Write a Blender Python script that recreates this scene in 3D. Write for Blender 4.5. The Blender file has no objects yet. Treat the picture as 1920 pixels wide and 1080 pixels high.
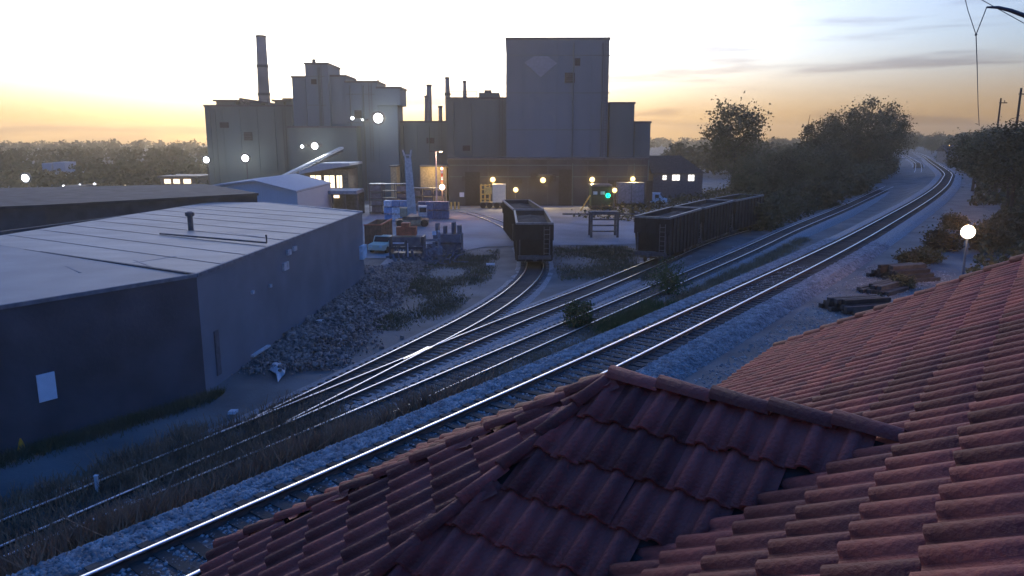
import bpy, math, random
import numpy as np
from mathutils import Vector, Matrix
S = bpy.context.scene
C = S.collection
R = math.radians
rng = np.random.default_rng(7)
random.seed(7)

# ------------------------------------------------------------------ camera
HC = 7.7
F = 1400.0
TILT = math.atan(278 / F)
cam = bpy.data.cameras.new('camera')
cam.lens = 36 * F / 1920
cam.clip_start = .05
cam.clip_end = 6000
co = bpy.data.objects.new('camera', cam)
C.objects.link(co)
co.location = (0, 0, HC)
co.rotation_euler = (R(90) - TILT, 0, 0)
S.camera = co

# ------------------------------------------------------------------ sky, sun, exposure
SUN_AZ, SUN_EL = R(-13), R(.6)
W = bpy.data.worlds.new('World')
S.world = W
W.use_nodes = True
nt = W.node_tree
N, L = nt.nodes, nt.links
bg = N['Background']


def nd(t, **kw):
    n = N.new(t)
    for k, v in kw.items():
        setattr(n, k, v)
    return n


def mth(op, a, b=None, clamp=False):
    n = nd('ShaderNodeMath', operation=op)
    n.use_clamp = clamp
    for i, x in enumerate((a, b)):
        if x is None:
            continue
        if isinstance(x, (int, float)):
            n.inputs[i].default_value = x
        else:
            L.new(x, n.inputs[i])
    return n.outputs[0]


def vsc(col, fac):
    n = nd('ShaderNodeVectorMath', operation='SCALE')
    if isinstance(col, tuple):
        n.inputs[0].default_value = col
    else:
        L.new(col, n.inputs[0])
    if isinstance(fac, (int, float)):
        n.inputs['Scale'].default_value = fac
    else:
        L.new(fac, n.inputs['Scale'])
    return n.outputs[0]


def vadd(a, b, op='ADD'):
    n = nd('ShaderNodeVectorMath', operation=op)
    L.new(a, n.inputs[0])
    if isinstance(b, tuple):
        n.inputs[1].default_value = b
    else:
        L.new(b, n.inputs[1])
    return n.outputs[0]


tc = nd('ShaderNodeTexCoord')
sk = nd('ShaderNodeTexSky', sky_type='NISHITA')
sk.sun_disc = False
sk.sun_elevation = SUN_EL
sk.sun_rotation = SUN_AZ
sk.ozone_density = 3.5
sk.dust_density = .6
sk.air_density = 1.0
sep = nd('ShaderNodeSeparateXYZ')
L.new(tc.outputs['Generated'], sep.inputs[0])
el = mth('MAXIMUM', sep.outputs[2], 0.0)
# the twilight arch: a broad pale glow round the set sun, orange along the horizon
dt = nd('ShaderNodeVectorMath', operation='DOT_PRODUCT')
L.new(tc.outputs['Generated'], dt.inputs[0])
dt.inputs[1].default_value = (math.sin(SUN_AZ) * .985, math.cos(SUN_AZ) * .985, .17)
dp = mth('MAXIMUM', dt.outputs['Value'], 0.0)
wide = mth('POWER', dp, 9.0)
broad = mth('POWER', dp, 3.0)
tight = mth('POWER', dp, 30.0)
lw = nd('ShaderNodeMapRange', interpolation_type='SMOOTHSTEP')
for i_, x_ in ((1, .0), (2, .125), (3, 1.0), (4, 0.0)):
    lw.inputs[i_].default_value = x_
L.new(el, lw.inputs[0])
low = lw.outputs[0]      # 1 at the horizon, gone by 8 degrees
arch = vadd(vsc((1.25, 1.08, .76), wide), vsc((2.6, 2.3, 1.8), tight))
band = vsc((1.2, .60, .085), mth('MULTIPLY', low, mth('ADD', mth('MULTIPLY', wide, .8), .26)))
keep = mth('SUBTRACT', 1.0, mth('MULTIPLY', low, .93))
arch = vsc(arch, keep)
base = vadd(sk.outputs[0], (.36, .78, 1.20), 'MULTIPLY')
# pale lilac layer of evening haze low round the whole horizon, stronger towards the sunset
lf = nd('ShaderNodeMapRange', interpolation_type='SMOOTHSTEP')
for i_, x_ in ((1, .06), (2, .46), (3, .85), (4, 0.0)):
    lf.inputs[i_].default_value = x_
L.new(el, lf.inputs[0])
lil = vsc((.54, .575, .63), mth('ADD', mth('MULTIPLY', broad, 1.05), .30))
m0 = nd('ShaderNodeMix', data_type='VECTOR')
L.new(lf.outputs[0], m0.inputs[0])
L.new(base, m0.inputs[4])
L.new(lil, m0.inputs[5])
base = m0.outputs[1]
base = vsc(base, mth('SUBTRACT', 1.0, mth('MULTIPLY', low, .97)))
sky = vadd(base, vadd(arch, band))
# streaks of cloud
mp = nd('ShaderNodeMapping')
mp.inputs['Scale'].default_value = (2.6, 2.6, 30)
mp.inputs['Location'].default_value = (.3, 1.7, .4)
L.new(tc.outputs['Generated'], mp.inputs[0])
nz = nd('ShaderNodeTexNoise')
nz.inputs['Scale'].default_value = 1.5
nz.inputs['Detail'].default_value = 5
nz.inputs['Roughness'].default_value = .55
nz.inputs['Distortion'].default_value = .3
L.new(mp.outputs[0], nz.inputs[0])
cr = nd('ShaderNodeMapRange', interpolation_type='SMOOTHSTEP')
cr.inputs[1].default_value = .50
cr.inputs[2].default_value = .68
L.new(nz.outputs[0], cr.inputs[0])
cloudy = mth('MULTIPLY', cr.outputs[0], mth('SUBTRACT', 1.0, mth('MULTIPLY', el, 1.6), True))
mx = nd('ShaderNodeMix', data_type='VECTOR')
L.new(mth('MULTIPLY', cloudy, .8), mx.inputs[0])
L.new(sky, mx.inputs[4])
L.new(vadd(sky, (.50, .46, .52), 'MULTIPLY'), mx.inputs[5])
L.new(mx.outputs[1], bg.inputs[0])
bg.inputs[1].default_value = .1

sun = bpy.data.lights.new('sun', 'SUN')
sun.energy = .02
sun.angle = R(10)
sun.color = (1, .72, .45)
so = bpy.data.objects.new('sun', sun)
C.objects.link(so)
so.rotation_euler = (R(88), 0, math.pi - SUN_AZ)
S.view_settings.view_transform = 'Standard'
S.view_settings.look = 'None'
S.view_settings.exposure = 3.9
S.view_settings.gamma = 1
S.view_settings.use_curve_mapping = False
try:
    S.cycles.volume_step_rate = 4
    S.cycles.volume_max_steps = 64
    S.cycles.max_bounces = 6
    S.cycles.volume_bounces = 0
    S.cycles.sample_clamp_indirect = 4
except Exception:
    pass

# ------------------------------------------------------------------ helpers
CT, ST = math.cos(TILT), math.sin(TILT)


def ray(u, v):
    a = (u - 960) / F
    b = (540 - v) / F
    return a, CT + ST * b, -ST + CT * b


def onz(u, v, z):
    """the point of the level z that the photograph shows at pixel u, v"""
    d = ray(u, v)
    k = (z - HC) / d[2]
    return Vector((d[0] * k, d[1] * k, z))


def ony(u, v, Y):
    """the point of the upright plane y = Y seen at pixel u, v"""
    d = ray(u, v)
    k = Y / d[1]
    return Vector((d[0] * k, Y, HC + d[2] * k))


AZ = R(36)
ER = Vector((math.sin(AZ), math.cos(AZ), 0))          # along the main track
EQ = Vector((-math.cos(AZ), math.sin(AZ), 0))         # towards the yard


def rq(r, q, z=0):
    return ER * r + EQ * q + Vector((0, 0, z))


MATS = {}


def mat(name, col, rough=.85, metal=0.0, var=.25, scale=3.0, bump=0.0, bscale=20.0, col2=None, emit=None, es=0.0,
        stretch=None, rnd=0.0, spec=.3, detail=5.0):
    if name in MATS:
        return MATS[name]
    m = bpy.data.materials.new(name)
    m.use_nodes = True
    t = m.node_tree
    b = t.nodes['Principled BSDF']
    b.inputs['Roughness'].default_value = rough
    b.inputs['Metallic'].default_value = metal
    b.inputs['Specular IOR Level'].default_value = spec
    c = t.nodes.new('ShaderNodeTexCoord')
    src = c.outputs['Object']
    if stretch:
        mpn = t.nodes.new('ShaderNodeMapping')
        mpn.inputs['Scale'].default_value = stretch
        t.links.new(src, mpn.inputs[0])
        src = mpn.outputs[0]
    n = t.nodes.new('ShaderNodeTexNoise')
    n.inputs['Scale'].default_value = scale
    n.inputs['Detail'].default_value = detail
    t.links.new(src, n.inputs[0])
    r = t.nodes.new('ShaderNodeValToRGB')
    a = col2 or tuple(x * (1 - var) for x in col)
    z = col if col2 else tuple(min(1, x * (1 + var)) for x in col)
    r.color_ramp.elements[0].color = (*a, 1)
    r.color_ramp.elements[1].color = (*z, 1)
    r.color_ramp.elements[0].position = .32
    r.color_ramp.elements[1].position = .68
    t.links.new(n.outputs[0], r.inputs[0])
    out = r.outputs[0]
    if rnd:
        oi = t.nodes.new('ShaderNodeObjectInfo')
        mr = t.nodes.new('ShaderNodeMapRange')
        mr.inputs[3].default_value = 1 - rnd
        mr.inputs[4].default_value = 1 + rnd
        t.links.new(oi.outputs['Random'], mr.inputs[0])
        vs = t.nodes.new('ShaderNodeVectorMath')
        vs.operation = 'SCALE'
        t.links.new(out, vs.inputs[0])
        t.links.new(mr.outputs[0], vs.inputs['Scale'])
        out = vs.outputs[0]
    t.links.new(out, b.inputs['Base Color'])
    if bump:
        n2 = t.nodes.new('ShaderNodeTexNoise')
        n2.inputs['Scale'].default_value = bscale
        n2.inputs['Detail'].default_value = 4
        t.links.new(src, n2.inputs[0])
        bn = t.nodes.new('ShaderNodeBump')
        bn.inputs['Strength'].default_value = bump
        bn.inputs['Distance'].default_value = .05
        t.links.new(n2.outputs[0], bn.inputs['Height'])
        t.links.new(bn.outputs[0], b.inputs['Normal'])
    if emit:
        b.inputs['Emission Color'].default_value = (*emit, 1)
        b.inputs['Emission Strength'].default_value = es
    MATS[name] = m
    return m


class MB:
    def __init__(self):
        self.v, self.f = [], []

    def add(self, vs, fs):
        o = len(self.v)
        self.v += [tuple(x) for x in vs]
        self.f += [tuple(i + o for i in f) for f in fs]
        return self

    def box(self, x0, x1, y0, y1, z0, z1):
        vs = [(x, y, z) for z in (z0, z1) for x, y in ((x0, y0), (x1, y0), (x1, y1), (x0, y1))]
        return self.add(vs, [(3, 2, 1, 0), (4, 5, 6, 7), (0, 1, 5, 4), (1, 2, 6, 5), (2, 3, 7, 6), (3, 0, 4, 7)])

    def beam(self, a, b, w, h=None, up=(0, 0, 1)):
        h = h or w
        a, b = Vector(a), Vector(b)
        d = (b - a).normalized()
        u = Vector(up)
        if abs(d.dot(u)) > .98:
            u = Vector((1, 0, 0))
        s = d.cross(u).normalized() * (w / 2)
        t = s.cross(d).normalized() * (h / 2)
        vs = [p + i * s + j * t for p in (a, b) for i, j in ((-1, -1), (1, -1), (1, 1), (-1, 1))]
        return self.add(vs, [(0, 1, 2, 3), (7, 6, 5, 4), (0, 4, 5, 1), (1, 5, 6, 2), (2, 6, 7, 3), (3, 7, 4, 0)])

    def tube(self, pts, rad, n=8, cap=True):
        pts = [Vector(p) for p in pts]
        if not hasattr(rad, '__len__'):
            rad = [rad] * len(pts)
        vs, fs = [], []
        for i, p in enumerate(pts):
            d = (pts[min(i + 1, len(pts) - 1)] - pts[max(i - 1, 0)]).normalized()
            u = Vector((0, 0, 1)) if abs(d.z) < .95 else Vector((1, 0, 0))
            s = d.cross(u).normalized()
            t = s.cross(d)
            for k in range(n):
                an = 2 * math.pi * k / n
                vs.append(p + (s * math.cos(an) + t * math.sin(an)) * rad[i])
        for i in range(len(pts) - 1):
            for k in range(n):
                k2 = (k + 1) % n
                fs.append((i * n + k, i * n + k2, (i + 1) * n + k2, (i + 1) * n + k))
        if cap:
            fs.append(tuple(range(n - 1, -1, -1)))
            fs.append(tuple((len(pts) - 1) * n + k for k in range(n)))
        return self.add(vs, fs)

    def prism(self, poly, z0, z1):
        n = len(poly)
        vs = [(p[0], p[1], z0) for p in poly] + [(p[0], p[1], z1) for p in poly]
        fs = [tuple(range(n - 1, -1, -1)), tuple(range(n, 2 * n))] + [(i, (i + 1) % n, n + (i + 1) % n, n + i) for i in range(n)]
        return self.add(vs, fs)

    def sphere(self, c, r, n=12, m=8, sz=1.0):
        vs, fs = [(c[0], c[1], c[2] + r * sz)], []
        for i in range(1, m):
            th = math.pi * i / m
            for k in range(n):
                ph = 2 * math.pi * k / n
                vs.append((c[0] + r * math.sin(th) * math.cos(ph), c[1] + r * math.sin(th) * math.sin(ph), c[2] + r * sz * math.cos(th)))
        vs.append((c[0], c[1], c[2] - r * sz))
        for k in range(n):
            fs.append((0, 1 + k, 1 + (k + 1) % n))
            for i in range(m - 2):
                a = 1 + i * n
                fs.append((a + k, a + n + k, a + n + (k + 1) % n, a + (k + 1) % n))
            a = 1 + (m - 2) * n
            fs.append((a + k, len(vs) - 1, a + (k + 1) % n))
        return self.add(vs, fs)

    def mesh(self, name):
        me = bpy.data.meshes.new(name)
        me.from_pydata(self.v, [], self.f)
        return me

    def build(self, name, material, parent=None, smooth=False, kind=None):
        me = self.mesh(name)
        me.materials.append(material)
        if smooth:
            me.polygons.foreach_set('use_smooth', [True] * len(me.polygons))
        return link(name, me, parent, kind)


def link(name, me, parent=None, kind=None, mw=None):
    o = bpy.data.objects.new(name, me)
    C.objects.link(o)
    if parent:
        o.parent = parent
    if kind:
        o['kind'] = kind
    if mw is not None:
        o.matrix_basis = mw
    return o


def npmesh(name, V, Fq, material, smooth=False):
    """mesh from numpy arrays, all faces with the same corner count"""
    me = bpy.data.meshes.new(name)
    k = Fq.shape[1]
    me.vertices.add(len(V))
    me.vertices.foreach_set('co', V.astype(np.float32).ravel())
    me.loops.add(Fq.size)
    me.loops.foreach_set('vertex_index', Fq.astype(np.int32).ravel())
    me.polygons.add(len(Fq))
    me.polygons.foreach_set('loop_start', np.arange(0, Fq.size, k, dtype=np.int32))
    me.update(calc_edges=True)
    if smooth:
        me.polygons.foreach_set('use_smooth', [True] * len(me.polygons))
    me.materials.append(material)
    return me


def thing(name, label, cat, loc=(0, 0, 0), rz=0, group=None):
    o = bpy.data.objects.new(name, None)
    C.objects.link(o)
    o.location = loc
    o.rotation_euler = (0, 0, rz)
    o.empty_display_size = .2
    return tag(o, label, cat, group)


def tag(o, label, cat, group=None):
    o['label'] = label
    o['category'] = cat
    if group:
        o['group'] = group
    return o


def copy_tree(root, loc, rz=None, label=None, scale=None):
    r = root.copy()
    C.objects.link(r)
    r.location = loc
    if rz is not None:
        r.rotation_euler = (0, 0, rz)
    if scale:
        r.scale = scale
    if label:
        r['label'] = label
    for ch in root.children:
        c = ch.copy()
        C.objects.link(c)
        c.parent = r
        for g in ch.children:
            d = g.copy()
            C.objects.link(d)
            d.parent = c
    return r


def point_light(name, loc, energy, col, radius=.15, parent=None, spot=None):
    l = bpy.data.lights.new(name, 'SPOT' if spot else 'POINT')
    l.energy = energy
    l.color = col
    l.shadow_soft_size = radius
    if spot:
        l.spot_size = spot
        l.spot_blend = .6
    o = bpy.data.objects.new(name, l)
    C.objects.link(o)
    o.location = loc
    if parent:
        o.parent = parent
    return o


def smooth01(x):
    x = np.clip(x, 0, 1)
    return x * x * (3 - 2 * x)


# ------------------------------------------------------------------ materials
M_ground = mat('yard dirt and fine gravel', (.17, .165, .155), col2=(.085, .085, .08), scale=.35, bump=.5, bscale=9, detail=9)
M_ballast = mat('crushed grey ballast', (.36, .35, .34), col2=(.13, .13, .13), scale=11, bump=1.0, bscale=14, detail=3)
M_stone = mat('ballast stone', (.40, .39, .38), col2=(.16, .16, .16), scale=3.5, detail=2)
M_rail = mat('polished rail steel', (.92, .92, .92), rough=.33, metal=1, var=.05, scale=2)
M_railside = mat('rusty rail side', (.07, .045, .035), rough=.8, scale=6)
M_railold = mat('dull siding rail steel', (.72, .72, .72), rough=.36, metal=1, var=.12, scale=2)
M_tie = mat('creosoted sleeper wood', (.055, .05, .045), rough=.9, scale=5, stretch=(6, 1, 6), bump=.5, bscale=12, rnd=.35)
M_pave = mat('worn yard concrete', (.31, .31, .31), col2=(.16, .162, .165), scale=.16, detail=10, bump=.2, bscale=3)
M_grass = mat('dull grass', (.075, .085, .042), col2=(.14, .115, .07), scale=.6, detail=7, rough=.95)
M_weed = mat('dry brown weeds', (.36, .21, .12), col2=(.16, .10, .065), scale=1.2, rough=.95)
M_straw = mat('pale dead grass', (.34, .24, .14), col2=(.2, .14, .08), scale=1.0, rough=.95)
M_leaf = mat('dark foliage', (.06, .068, .03), col2=(.105, .085, .04), scale=.35, rough=.9, rnd=.35)
M_leafg = mat('green bush foliage', (.07, .12, .035), col2=(.035, .06, .02), scale=2, rough=.8)
M_bark = mat('bark', (.07, .055, .04), scale=8, bump=.5)
M_tile = mat('red clay roof tile', (.295, .066, .046), col2=(.13, .036, .030), scale=3.5, rough=.7, rnd=.42, bump=.3, bscale=40, detail=8)
M_under = mat('dark roof underlay', (.06, .03, .025))
M_brick = mat('depot brick', (.25, .12, .08), scale=4)
M_wall_a = mat('dark block wall', (.065, .07, .08), scale=.5, bump=.15, bscale=6)  # darker base colour, used on the track-side and left-hand walls
M_wall_b = mat('grey block wall', (.15, .168, .195), scale=.4, var=.12, bump=.15, bscale=6)  # lighter base colour, used on the right-hand and rear walls
M_flat = mat('weathered pale roofing', (.40, .34, .285), col2=(.27, .235, .205), rough=.65, spec=.4, scale=.22, detail=8, stretch=(1, 2.2, 1))
M_flatb = mat('darker roofing felt', (.33, .29, .255), col2=(.235, .21, .19), rough=.7, spec=.35, scale=.3, detail=7)
M_seam = mat('bitumen seam', (.07, .07, .075))
M_trim = mat('pale metal trim', (.42, .42, .43), rough=.5, metal=.3)
M_white = mat('white paint', (.72, .72, .72), var=.06)
M_siding = mat('foundry metal siding', (.11, .138, .13), var=.16, scale=.12, stretch=(1, 1, .3), detail=6, rough=.7)
M_siding2 = mat('pale foundry siding', (.125, .165, .185), var=.14, scale=.1, stretch=(1, 1, .35), detail=6, rough=.7)
M_dark = mat('dark opening', (.03, .03, .032))
M_steel = mat('dark steel', (.09, .09, .095), rough=.6, metal=.3)
M_stack = mat('chimney concrete', (.2, .195, .19), var=.18, scale=.3)
M_car = mat('black hopper paint', (.012, .013, .015), var=.4, scale=1.5, rough=.65)
M_carb = mat('brown railcar paint', (.022, .021, .021), var=.4, scale=1.2, rough=.7)
M_rim = mat('worn bright top chord', (.16, .17, .18), rough=.45, metal=.5)
M_blue = mat('blue plastic crate', (.12, .26, .42), var=.2, scale=3, rnd=.25)
M_crate = mat('steel stillage', (.12, .13, .15), var=.3, scale=2, rnd=.3)
M_pale = mat('pale pallet wrap', (.55, .6, .66), rough=.5)
M_crane = mat('grey crane paint', (.46, .46, .45), rough=.5)
M_red = mat('red machine paint', (.42, .09, .05), var=.3)
M_rust = mat('rusty container', (.20, .075, .05), var=.3)
M_yellow = mat('yellow truck paint', (.72, .46, .12), var=.2)
M_cream = mat('cream truck box', (.74, .66, .48), var=.08)
M_rubber = mat('black rubber', (.02, .02, .02))
M_rubble = mat('broken rubble', (.52, .40, .34), col2=(.13, .105, .095), scale=4.5, detail=2, rnd=.3)
M_tarp = mat('white plastic sheet', (.5, .5, .52), var=.1, rough=.5)
M_shed = mat('pale shed siding', (.42, .43, .45), var=.08, stretch=(4, 4, .2))
M_roofw = mat('white shed roof', (.36, .37, .39), var=.08)
M_house = mat('dark house siding', (.12, .12, .13), var=.2)
M_shing = mat('dark house shingles', (.06, .055, .055), var=.3)
M_orange = mat('orange marker', (.75, .32, .03))
M_glow_w = mat('white floodlight lens', (1, 1, 1), emit=(.86, .93, 1.0), es=1.3)
M_glow_y = mat('sodium lamp lens', (1, 1, 1), emit=(1.0, .64, .15), es=.3)
M_glow_o = mat('warm globe lens', (1, 1, 1), emit=(1.0, .80, .58), es=.5)
M_glow_g = mat('green signal lens', (0, .2, .1), emit=(.0, .9, .45), es=.5)
M_glow_r = mat('red strobe lens', (.3, .05, .03), emit=(1.0, .3, .15), es=.8)
M_lit = mat('lit window', (.9, .8, .6), emit=(1.0, .72, .42), es=.22, scale=1.2)
M_litw = mat('cool lit window', (.9, .9, .9), emit=(1.0, .93, .8), es=.22)

# ------------------------------------------------------------------ ground
QM_R = np.array([-60, 20, 56, 75, 105, 125, 150, 180, 212, 308, 420, 700])
QM_Q = np.array([12.6, 12.45, 12.5, 12.85, 13.7, 14.6, 16.2, 18.7, 23.0, 38.4, 58.0, 107])
YARD = -3.7


def ground_z(x, y):
    x, y = np.asarray(x, float), np.asarray(y, float)
    r = x * ER.x + y * ER.y
    q = x * EQ.x + y * EQ.y
    d = q - np.interp(r, QM_R, QM_Q)
    ramp = smooth01((r - 92) / 118)
    near = 1 - smooth01((d - 15) / 10)
    zy = YARD + (YARD * -1 - .55) * ramp * near
    z = -.5 + (zy + .5) * smooth01((d - 2.2) / 5.6) ** .9
    # wooded slope on the depot side
    hill = smooth01((-d - 14) / 60) * smooth01((r - 45) / 90) * 7.0
    z = np.where(d < 0, -.5 + hill, z)
    dist = np.hypot(x, y)
    far = smooth01((dist - 420) / 700)
    z = z + far * (2.0 + 5 * np.sin(x * .004 + 1.0) * .5)
    z = z + .04 * np.sin(x * 1.7 + y * .6) * np.sin(y * 1.3 - x * .4) * (d > 3)
    return z


def spaced(a, b, fine, lo, hi, step):
    mid = np.arange(a, b + fine / 2, fine)
    L_, p, s = [], a, step
    while p > lo:
        p -= s
        s *= 1.22
        L_.append(p)
    H_, p, s = [], b, step
    while p < hi:
        p += s
        s *= 1.22
        H_.append(p)
    return np.concatenate([np.array(L_[::-1]), mid, np.array(H_)])


gx = np.clip(spaced(-40, 95, 1.25, -1500, 1500, 3), -1500, 1500)
gy = np.clip(spaced(0, 190, 1.25, -300, 1600, 3), -300, 1600)
GX, GY = np.meshgrid(gx, gy)
V = np.stack([GX.ravel(), GY.ravel(), ground_z(GX, GY).ravel()], 1)
nx = len(gx)
ii, jj = np.meshgrid(np.arange(nx - 1), np.arange(len(gy) - 1))
k0 = (jj * nx + ii).ravel()
link('ground', npmesh('ground', V, np.stack([k0, k0 + 1, k0 + nx + 1, k0 + nx], 1), M_ground, True), kind='structure')

# ------------------------------------------------------------------ tracks
def catmull(P, step=1.0):
    P = [np.array(p, float) for p in P]
    P = [2 * P[0] - P[1]] + P + [2 * P[-1] - P[-2]]
    out = []
    for i in range(1, len(P) - 2):
        p0, p1, p2, p3 = P[i - 1], P[i], P[i + 1], P[i + 2]
        n = max(1, int(np.linalg.norm(p2 - p1) / step))
        for k in range(n):
            t = k / n
            out.append(.5 * (2 * p1 + (p2 - p0) * t + (2 * p0 - 5 * p1 + 4 * p2 - p3) * t * t + (3 * p1 - p0 - 3 * p2 + p3) * t ** 3))
    out.append(P[-2])
    return np.array(out)


def smooth_path(A, it):
    A = A.copy()
    for _ in range(it):
        A[1:-1] = .25 * A[:-2] + .5 * A[1:-1] + .25 * A[2:]
    return A


def normals2(A):
    T = np.gradient(A[:, :2], axis=0)
    T /= np.linalg.norm(T, axis=1)[:, None]
    return np.stack([-T[:, 1], T[:, 0]], 1)                        # to the left


def offset(A, d, dz=0.0):
    n = normals2(A)
    B = A.copy()
    B[:, :2] += n * d
    B[:, 2] += dz
    return B


def sweep(A, prof, name, material, closed=True, smooth=False):
    n = normals2(A)
    k = len(prof)
    V = np.zeros((len(A), k, 3))
    for j, (d, z) in enumerate(prof):
        V[:, j, :2] = A[:, :2] + n * d
        V[:, j, 2] = A[:, 2] + z
    m = k if closed else k - 1
    i, j = np.meshgrid(np.arange(len(A) - 1), np.arange(m), indexing='ij')
    j2 = (j + 1) % k
    Fq = np.stack([i * k + j, i * k + j2, (i + 1) * k + j2, (i + 1) * k + j], -1).reshape(-1, 4)
    return npmesh(name, V.reshape(-1, 3), Fq, material, smooth)


HEAD = [(-.04, -.045), (-.04, -.005), (-.034, 0), (.034, 0), (.04, -.005), (.04, -.045)]
FOOT = [(-.03, -.045), (-.009, -.055), (-.009, -.145), (-.07, -.165), (-.07, -.175), (.07, -.175), (.07, -.165), (.009, -.145), (.009, -.055), (.03, -.045)]

px = lambda L_: [tuple(onz(u, v, z)) for u, v, z in L_]
left = px([(157, 1080, 0), (400, 976, 0), (1025, 700, 0), (1240, 602.8, 0), (1540, 466.7, 0), (1627, 423, 0), (1707, 380, 0), (1737, 362, 0), (1758, 346, 0), (1768, 332.6, 0)])
d0 = np.array(left[0]) - np.array(left[1])
d0 /= np.linalg.norm(d0)
left = [tuple(np.array(left[0]) + d0 * 40), tuple(np.array(left[0]) + d0 * 12)] + left + [(105.8, 185.2, 0), (150.0, 271.8, 0), (215, 400, 0), (330, 640, 0)]
main_c = smooth_path(offset(smooth_path(catmull(left), 60), -.7525), 10)
tri = px([(508, 834, -3.3), (589, 800, -3.3), (700, 753.6, -3.3), (1000, 627, -3.3), (1108, 583, -3.3), (1226, 533, -3.3), (1283, 509.7, -3.3), (1400, 461.3, -3.2), (1470, 429, -3.1), (1563.7, 392, -2.6), (1627, 363.7, -1.9), (1660, 349, -1.5), (1704, 332.6, -.9)]) + [(104.5, 196, -.5), (126, 236, -.3), (145.5, 274, -.2), (205, 398, -.1)]
tri = [(-34, -12, -3.3), (-18.5, 11, -3.3)] + tri
three_c = smooth_path(offset(smooth_path(catmull(tri), 60), -.7525), 10)
two = px([(480.6, 781.7, -3.3), (594, 735, -3.3), (700, 695.3, -3.32), (805.6, 650.8, -3.35), (933, 599.4, -3.4), (1079, 544.4, -3.45), (1226, 484.5, -3.5)])
dd = (np.array(two[-1]) - np.array(two[-3]))
dd /= np.linalg.norm(dd)
e0 = (np.array(two[0]) - np.array(two[3]))
e0 /= np.linalg.norm(e0)
two = [tuple(np.array(two[0]) + e0 * 45), tuple(np.array(two[0]) + e0 * 15)] + two + [tuple(np.array(two[-1]) + dd * 18), tuple(np.array(two[-1]) + dd * 40 + np.array([2.0, -1, .0])), tuple(np.array(two[-1]) + dd * 75 + np.array([6, -4, 0]))]
two_c = smooth_path(offset(smooth_path(catmull(two), 40), -.7525), 10)
spur = px([(480.6, 779.5, -3.3), (591.7, 727.5, -3.3), (700, 675.3, -3.32), (825, 616, -3.35), (900, 578.6, -3.4), (936, 555, -3.45), (975, 524.4, -3.5)]) + [(1.55, 67, -3.5), (1.1, 78, -3.5), (-.3, 92, -3.5), (-2.7, 104, -3.5), (-7.5, 118, -3.55), (-14, 130, -3.6)]
spur_c = smooth_path(offset(smooth_path(catmull(spur), 30), -.7525), 10)


def ballast(A, half, drop, name, top=-.2):
    prof = [(half + drop * 1.6, top - drop), (half, top), (half * .55, top + .015), (-half * .55, top + .015), (-half, top), (-half - drop * 1.6, top - drop)]
    link(name, sweep(A, prof[::-1], name, M_ballast, closed=False, smooth=False), kind='structure')


sub = lambda A, k: A[::k]
M_oily = mat('oil darkened ballast', (.12, .115, .11), col2=(.035, .035, .035), scale=9, bump=1.0, bscale=14, detail=3)


def centre_strip(A, name, half=1.36, z=-.168):
    link(name, sweep(A, [(-half - .25, z - .05), (-half, z), (half, z), (half + .25, z - .05)], name, M_oily, closed=False), kind='structure')


ballast(sub(main_c, 2), 2.1, .62, 'main_ballast_bed')
centre_strip(sub(main_c, 2), 'main_track_centre', 1.3, -.205 + .021)
centre_strip(sub(three_c, 2), 'siding_track_centre', 1.1, -.172)
centre_strip(sub(two_c, 2), 'yard_track_centre', 1.0, -.174)
centre_strip(sub(spur_c, 2), 'spur_track_centre', 1.0, -.177)
ballast(sub(three_c, 2), 1.75, .5, 'siding_ballast_bed', -.19)
ballast(sub(two_c, 2), 1.75, .5, 'yard_ballast_bed', -.193)
ballast(sub(spur_c, 2), 1.7, .5, 'spur_ballast_bed', -.196)


def arclen(A):
    return np.concatenate([[0], np.cumsum(np.linalg.norm(np.diff(A, axis=0), axis=1))])


def tie_mesh(hl=1.3):
    b = MB()
    b.box(-hl, hl, -.115, .115, -.36, -.15)
    me = b.mesh('sleeper')
    me.materials.append(M_tie)
    return me


def make_track(name, label, A, railm, near_ties, spacing=.52, max_s=1e9, tie_lo=0, hide_ties=False):
    t = thing(name, label, 'railway track', (0, 0, 0))
    for s in (1, -1):
        Bo = offset(A, s * .7525)
        r = link('rail', sweep(Bo, HEAD[::-1], 'rail_head', railm, smooth=False), t)
        link('rail_web', sweep(Bo, FOOT[::-1], 'rail_web', M_railside), r)
    s = arclen(A)
    pos = np.arange(.3, min(s[-1], max_s), spacing)
    P = np.stack([np.interp(pos, s, A[:, k]) for k in range(3)], 1)
    T = np.gradient(P, axis=0)
    an = np.arctan2(T[:, 1], T[:, 0]) - math.pi / 2
    a_ = P[:, 0] * 1.0
    dv = P[:, 1] * CT + (HC - P[:, 2]) * ST
    uu = np.abs(P[:, 0] / np.maximum(dv, .1))
    vis = (dv > 6) & (uu < .75)
    order = np.argsort(np.where(vis, dv, 1e6))
    single = set(order[:near_ties].tolist())
    me = tie_mesh()
    rest = MB()
    for i in range(len(P)):
        j = rng.normal(0, .02)
        m = Matrix.Translation((P[i, 0], P[i, 1], P[i, 2] + rng.normal(0, .006))) @ Matrix.Rotation(an[i] + j, 4, 'Z')
        if i in single:
            link('sleeper', me, t, mw=m)
        else:
            rest.add([m @ Vector(v.co) for v in me.vertices], [tuple(p.vertices) for p in me.polygons])
    if rest.v:
        rest.build('far_sleepers', M_tie, t, kind='stuff')
    return t


make_track('railway_track', 'main line track with bright polished rails on raised ballast, nearest the tiled roof', main_c, M_rail, 290, max_s=420)
make_track('railway_track', 'siding track along the foot of the main line embankment, beside the two green bushes', three_c, M_railold, 150, .56, 330)
make_track('railway_track', 'middle yard track that runs up to the dark cars on the right', two_c, M_railold, 110, .56, 150)
tsp = make_track('railway_track', 'curving spur track that leads to the black hopper car in the yard', spur_c, M_railold, 60, .56, 140)
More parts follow.
